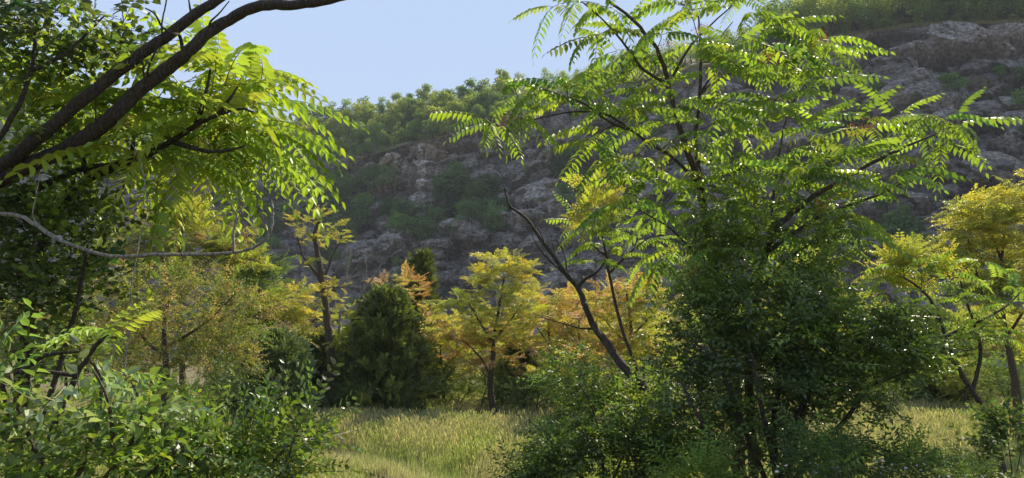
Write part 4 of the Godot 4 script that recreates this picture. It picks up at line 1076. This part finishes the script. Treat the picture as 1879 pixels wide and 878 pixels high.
		var f := frame_of("low_plant", a[6], "plant", "low plants along the near ground", [[0.012, 0.004, [a[0], 930, a[2], a[0] + 4, 880, a[2], a[0] - 5, a[1], a[2]]], [0.01, 0.004, [a[0], 928, a[2], a[0] - a[3] * 0.6, a[1] + 5, a[2]]], [0.01, 0.004, [a[0], 928, a[2], a[0] + a[3] * 0.6, a[1], a[2]]]], "bark_brown", 5)
		foliage(f, [[a[0], a[1], a[2], a[3], a[4], 0.35, a[5], 0]], [DEEP + [GREEN[0]] if n != 4 else GREEN], leafs.lance if n != 5 else leafs.big, "leaf_dull", {"per": 6, "s0": 0.55, "s1": 0.95, "flat": 0.1, "rad": 0.1, "droop": -0.35})
		if n in [1, 2, 3, 6]:      # small pale flower heads among the leaves
			var bb := PackedFloat32Array()
			for i in 26:
				var p: Vector3 = P(a[0] + rf(-1, 1) * a[3] * 1.4, a[1] + rf(-0.7, 0.5) * a[4], a[2] - rf(0.1, 0.5)) - f.foot
				if p.y > 0.15: put(bb, Basis.from_euler(rv() * 0.6).scaled_local(Vector3.ONE * rf(0.7, 1.3)), p, pick([Color(0.75, 0.70, 0.72), Color(0.72, 0.60, 0.68), Color(0.78, 0.75, 0.68)]))
			many("blossoms", leafs.blossom, mats.leaf_dull, bb, f.root)

func build_foreground() -> void:
	# dark boughs crossing the upper left
	var t := frame_of("leaning_tree", "dark tree whose two thick boughs slant up across the sky", "tree", "", [
		[0.066, 0.028, [-190, 880, 5.2, -170, 640, 5.1, -120, 470, 5.0, -50, 365, 4.9, 20, 318, 4.8, 100, 284, 4.8, 175, 240, 4.75, 212, 208, 4.7, 250, 170, 4.7, 310, 124, 4.65, 346, 94, 4.6, 382, 60, 4.6, 430, 31, 4.6, 480, 10, 4.55, 545, 8, 4.5, 620, -4, 4.5, 720, -40, 4.4]],
		[0.048, 0.03, [-50, 365, 4.9, 12, 300, 4.75, 75, 248, 4.65, 150, 185, 4.6, 225, 124, 4.6, 300, 70, 4.6, 352, 30, 4.6, 410, -8, 4.6, 480, -60, 4.6]],
		[0.014, 0.004, [336, 100, 4.6, 333, 80, 4.6, 328, 64, 4.55, 316, 62, 4.5, 296, 48, 4.5, 284, 26, 4.45, 266, 15, 4.4]],
		[0.012, 0.004, [352, 30, 5.4, 348, 14, 5.35, 345, -6, 5.3]],
		[0.008, 0.003, [382, 58, 4.6, 386, 40, 4.55, 402, 24, 4.5, 420, 2, 4.5]],
		[0.008, 0.004, [272, 150, 4.7, 271, 128, 4.6, 284, 95, 4.55, 296, 68, 4.5, 297, 40, 4.5, 304, 6, 4.5, 306, -14, 4.5]],
		[0.006, 0.003, [264, 158, 4.7, 262, 120, 4.6, 258, 80, 4.6]],
		[0.005, 0.003, [174, 235, 4.75, 175, 190, 4.6, 172, 150, 4.6]],
		[0.007, 0.003, [230, 110, 5.2, 231, 80, 5.0, 226, 40, 4.9, 222, -6, 4.8]],
		[0.03, 0.008, [-60, 400, 5.0, 40, 360, 5.2, 100, 330, 5.3, 160, 308, 5.3, 215, 300, 5.3, 290, 270, 5.3, 350, 235, 5.3, 410, 205, 5.2]],
		[0.015, 0.006, [-110, 470, 5.0, -40, 400, 4.6, 30, 396, 4.5, 60, 410, 4.4, 108, 440, 4.35, 200, 470, 4.3, 300, 467, 4.3, 400, 466, 4.25, 462, 456, 4.2, 492, 432, 4.2, 500, 400, 4.2, 498, 370, 4.2], "bark_grey"],
		[0.008, 0.003, [428, 462, 4.22, 428, 425, 4.2, 433, 395, 4.2, 418, 370, 4.15], "bark_grey"],
		[0.006, 0.002, [429, 420, 4.2, 440, 392, 4.2, 448, 372, 4.2], "bark_grey"],
		[0.006, 0.0025, [110, 440, 4.35, 62, 405, 4.4, 65, 360, 4.4, 74, 320, 4.4], "bark_grey"],
		[0.022, 0.006, [-110, 470, 5.0, -30, 300, 4.6, 30, 200, 4.5, 60, 110, 4.5, 66, 40, 4.5, 80, -20, 4.5]],
		[0.014, 0.005, [55, 130, 4.5, 110, 105, 4.5, 150, 70, 4.6, 190, 30, 4.6]]], "bark_dark", 10)
	foliage(t, [[60, 40, 4.5, 90, 60, 0.5, 26, 0], [170, 40, 4.7, 90, 50, 0.5, 21, 0], [60, 150, 4.8, 80, 60, 0.5, 18, 1], [215, 85, 5.0, 40, 24, 0.3, 6, 1], [20, 230, 4.8, 60, 60, 0.4, 13, 1]], [DEEP + [GREEN[2], GREEN[0]], GREEN + [BRIGHT[0]]], leafs.round, "leaf", {"per": 4, "s0": 0.75, "s1": 1.15, "flat": 0.2, "rad": 0.14, "droop": 0.25, "parts": 220, "part_name": "leafy_shoot", "mass_name": "foliage"})
	# pale hanging vine
	var v := frame_of("hanging_vine", "thin pale vine hanging below the lower bough", "vine", "", [[0.004, 0.0025, [235, 600, 4.3, 245, 500, 4.3, 257, 436, 4.35, 268, 400, 4.4, 267, 350, 4.5, 258, 300, 4.6, 243, 265, 4.7, 226, 238, 4.7, 215, 220, 4.7]]], "bark_grey", 5)
	# bright feathery tree
	var a := frame_of("feathery_tree", "bright yellow-green feathery tree drooping before the cliff at the left", "tree", "", [
		[0.05, 0.006, [20, 900, 5.6, 40, 700, 5.6, 60, 520, 5.5, 100, 400, 5.5, 160, 330, 5.4, 240, 300, 5.3, 310, 262, 5.2, 360, 230, 5.1, 400, 210, 5.0, 440, 200, 4.95, 465, 205, 4.9]],
		[0.02, 0.007, [360, 230, 5.1, 375, 180, 5.0, 382, 150, 5.0, 385, 128, 5.0]], [0.016, 0.006, [400, 210, 5.0, 422, 180, 4.9, 435, 160, 4.9]], [0.02, 0.007, [320, 262, 5.2, 380, 278, 5.0, 420, 275, 4.9, 450, 268, 4.8]], [0.02, 0.007, [160, 330, 5.4, 140, 240, 5.4, 120, 160, 5.5, 100, 110, 5.5]], [0.016, 0.006, [240, 300, 5.3, 250, 230, 5.4, 290, 180, 5.5]]], "bark_dark", 8)
	var tips := []
	for p in [[381, 118], [394, 130], [415, 150], [435, 150], [445, 175], [466, 195], [476, 225], [486, 250], [432, 205], [404, 200], [367, 165], [343, 150], [330, 200], [285, 195], [432, 260], [455, 280], [428, 300], [398, 265], [353, 235], [310, 255], [370, 290], [255, 285], [300, 300], [130, 120], [80, 115], [165, 175], [60, 160], [200, 230], [452, 235], [418, 230], [384, 180], [357, 195], [336, 230], [120, 200], [180, 120], [220, 180], [100, 170], [377, 235], [343, 270], [240, 235], [150, 260]]: tips.append([p[0], p[1], rf(5.1, 6.0)])
	fronds(a, tips, 4, leafs.feather_droop, BRIGHT, 0.85, 1.25)
	foliage(a, [[300, 290, 5.7, 120, 36, 0.4, 14, 0], [180, 220, 5.9, 100, 60, 0.4, 14, 1], [90, 130, 6.0, 90, 70, 0.4, 14, 1], [90, 300, 5.8, 80, 60, 0.4, 12, 0]], [GREEN + [BRIGHT[2]], BRIGHT + [GREEN[1]]], leafs.big, "leaf", {"per": 3, "s0": 0.7, "s1": 1.0, "flat": 0.2, "rad": 0.14, "mass_name": "foliage"})
	# shady vine-clad bush at the left edge
	var s := frame_of("vine_thicket", "shady mass of round vine leaves at the left edge under the boughs", "bush", "", [[0.03, 0.01, [40, 900, 5.3, 50, 700, 5.3, 60, 560, 5.3, 70, 450, 5.3]], [0.025, 0.008, [40, 880, 5.3, 100, 700, 5.2, 140, 560, 5.2, 160, 450, 5.2]], [0.02, 0.008, [40, 880, 5.3, -10, 640, 5.2, -20, 480, 5.2]]], "bark_dark", 6)
	foliage(s, [[60, 460, 5.3, 80, 60, 0.5, 36, 0], [130, 430, 5.4, 60, 60, 0.5, 26, 0], [40, 550, 5.2, 70, 60, 0.5, 26, 0], [120, 520, 5.3, 60, 50, 0.5, 21, 0], [20, 380, 5.3, 60, 50, 0.5, 18, 0], [170, 350, 5.5, 60, 40, 0.4, 13, 1], [60, 640, 5.4, 100, 60, 0.5, 26, 1]], [DEEP + [GREEN[2], GREEN[0]], GREEN], leafs.round, "leaf", {"per": 4, "s0": 0.7, "s1": 1.1, "flat": 0.2, "rad": 0.13, "droop": 0.2, "parts": 200, "part_name": "leafy_shoot", "mass_name": "foliage"})
	# crooked dark branch with a yellow-green sprig
	var c := frame_of("crooked_sapling", "crooked dark sapling with a bright yellow-green sprig", "sapling", "", [[0.02, 0.008, [60, 930, 3.6, 90, 810, 3.6, 135, 700, 3.6, 165, 650, 3.6, 186, 622, 3.6, 200, 606, 3.55]], [0.014, 0.005, [140, 690, 3.6, 80, 683, 3.55, 36, 684, 3.5]], [0.014, 0.005, [36, 684, 3.5, 75, 655, 3.5, 110, 648, 3.5, 165, 645, 3.55]], [0.012, 0.004, [184, 626, 3.6, 210, 620, 3.55, 230, 615, 3.5]]], "bark_dark", 7)
	fronds(c, [[195, 602, 3.5], [215, 612, 3.5], [180, 610, 3.55], [205, 680, 3.4], [225, 700, 3.4]], 3, leafs.feather_short, BRIGHT, 0.55, 0.8)
	# near shrubs, lower left
	var l := frame_of("broad_leaved_shrub", "broad-leaved shrub with pale hanging leaves in the lower left corner", "shrub", "", [[0.016, 0.005, [130, 950, 3.3, 150, 850, 3.3, 180, 760, 3.3, 185, 700, 3.25, 165, 660, 3.2]], [0.012, 0.004, [130, 940, 3.3, 60, 820, 3.2, 30, 740, 3.2, 10, 660, 3.2]], [0.012, 0.004, [135, 940, 3.3, 230, 830, 3.2, 260, 760, 3.2, 240, 700, 3.2]], [0.012, 0.004, [135, 940, 3.3, 300, 850, 3.3, 330, 790, 3.3]], [0.01, 0.004, [205, 860, 3.1, 205, 780, 3.05, 192, 720, 3.0, 170, 680, 3.0]]], "bark_brown", 6)
	foliage(l, [[22, 668, 3.2, 30, 30, 0.2, 4, 1], [185, 740, 3.1, 40, 40, 0.25, 7, 1], [120, 800, 3.3, 100, 30, 0.3, 9, 0], [60, 850, 3.3, 80, 30, 0.3, 9, 0], [200, 850, 3.2, 80, 40, 0.3, 11, 0], [290, 830, 3.4, 50, 40, 0.3, 9, 0], [30, 780, 3.4, 44, 30, 0.3, 5, 0], [250, 780, 3.3, 50, 24, 0.3, 5, 0], [150, 880, 3.1, 140, 20, 0.3, 10, 0]], [GREEN + [BRIGHT[2], DEEP[1]], [Color(0.24, 0.33, 0.15), Color(0.28, 0.36, 0.18), Color(0.20, 0.33, 0.08)]], leafs.big, "leaf", {"per": 4, "s0": 0.5, "s1": 0.85, "flat": 0.15, "rad": 0.08, "droop": 0.15, "thick": 0.004, "parts": 280, "part_name": "leafy_shoot", "mass_name": "foliage"})
	# privet-like bush with shoots reaching right
	var limbs := [[0.014, 0.004, [420, 960, 3.9, 430, 860, 3.9, 455, 780, 3.9, 470, 738, 3.9]]]
	for e in [[575, 772, 3.6], [548, 800, 3.6], [520, 752, 3.8], [490, 742, 3.9], [400, 745, 4.0], [355, 765, 4.0], [380, 820, 3.7], [545, 850, 3.5], [330, 800, 3.9], [440, 790, 3.7]]:
		limbs.append([0.008, 0.002, [420, 950, 3.9, lerpf(420, e[0], 0.4), lerpf(950, e[1], 0.45), lerpf(3.9, e[2], 0.5), lerpf(420, e[0], 0.75), lerpf(950, e[1], 0.78), e[2], e[0], e[1], e[2]]])
	var q := frame_of("leafy_bush", "glossy leafy bush with upright shoots at the near edge of the meadow", "bush", "", limbs, "bark_dark", 6)
	foliage(q, [[440, 825, 3.8, 80, 30, 0.35, 16, 0], [510, 820, 3.7, 50, 28, 0.3, 10, 0], [370, 840, 3.9, 60, 36, 0.35, 14, 0], [450, 880, 3.7, 110, 28, 0.4, 20, 0], [540, 800, 3.6, 26, 24, 0.15, 4, 0], [560, 782, 3.6, 10, 8, 0.05, 2, 0]], [DEEP + [GREEN[0], GREEN[2], GREEN[1]]], leafs.shoot_fine, "leaf_glossy", {"per": 3, "s0": 0.7, "s1": 1.05, "flat": 0.0, "rad": 0.06, "thick": 0.004, "droop": -0.4, "parts": 240, "part_name": "leafy_shoot", "mass_name": "foliage"})

func _ready() -> void:
	rng.seed = 20240917
	# camera
	var cam := Camera3D.new()
	cam.name = "camera"
	cam.position = EYE
	cam.rotation = Vector3(PITCH, 0, 0)
	cam.fov = rad_to_deg(2.0 * atan(439.0 / FOCAL))
	cam.near = 0.05
	cam.far = 4000.0
	add_child(cam)
	cam.current = true
	# sky, exposure, haze
	var sky := ProceduralSkyMaterial.new()
	sky.sky_top_color = Color(0.562, 0.634, 0.742)
	sky.sky_horizon_color = Color(0.618, 0.668, 0.745)
	sky.sky_curve = 0.16
	sky.ground_bottom_color = Color(0.2, 0.2, 0.15)
	sky.ground_horizon_color = Color(0.5, 0.52, 0.5)
	sky.sun_angle_max = 1.0
	sky.sky_energy_multiplier = 1.0
	var env := Environment.new()
	env.background_mode = Environment.BG_SKY
	env.sky = Sky.new()
	env.sky.sky_material = sky
	env.tonemap_mode = Environment.TONE_MAPPER_LINEAR
	env.tonemap_exposure = 1.85
	env.fog_enabled = true
	env.fog_density = 0.00027
	env.fog_light_color = Color(0.93, 0.95, 1.0)
	env.sdfgi_enabled = true
	env.ssao_enabled = true
	env.ssil_enabled = true
	var we := WorldEnvironment.new()
	we.name = "world_environment"
	we.environment = env
	add_child(we)
	# the sun stands high to the right, behind the cliff
	var sun := DirectionalLight3D.new()
	sun.name = "sun"
	sun.light_color = Color(1.0, 0.95, 0.85)
	sun.light_energy = 1.6
	sun.light_angular_distance = 0.5
	sun.shadow_enabled = true
	var az := deg_to_rad(36.0)
	var el := deg_to_rad(43.0)
	var to_sun := Vector3(sin(az) * cos(el), sin(el), -cos(az) * cos(el))
	sun.basis = Basis.looking_at(-to_sun, Vector3.UP)
	add_child(sun)

	make_materials()
	leafs["far_tuft"] = tuft(12, 0.55, 0.05, 1.0, 0.0, Color(1, 1, 1), Color(1, 1, 1))
	build_ground()
	build_cliff()
	build_hillside()
	build_grass()
	build_far_woods()
	build_trees()
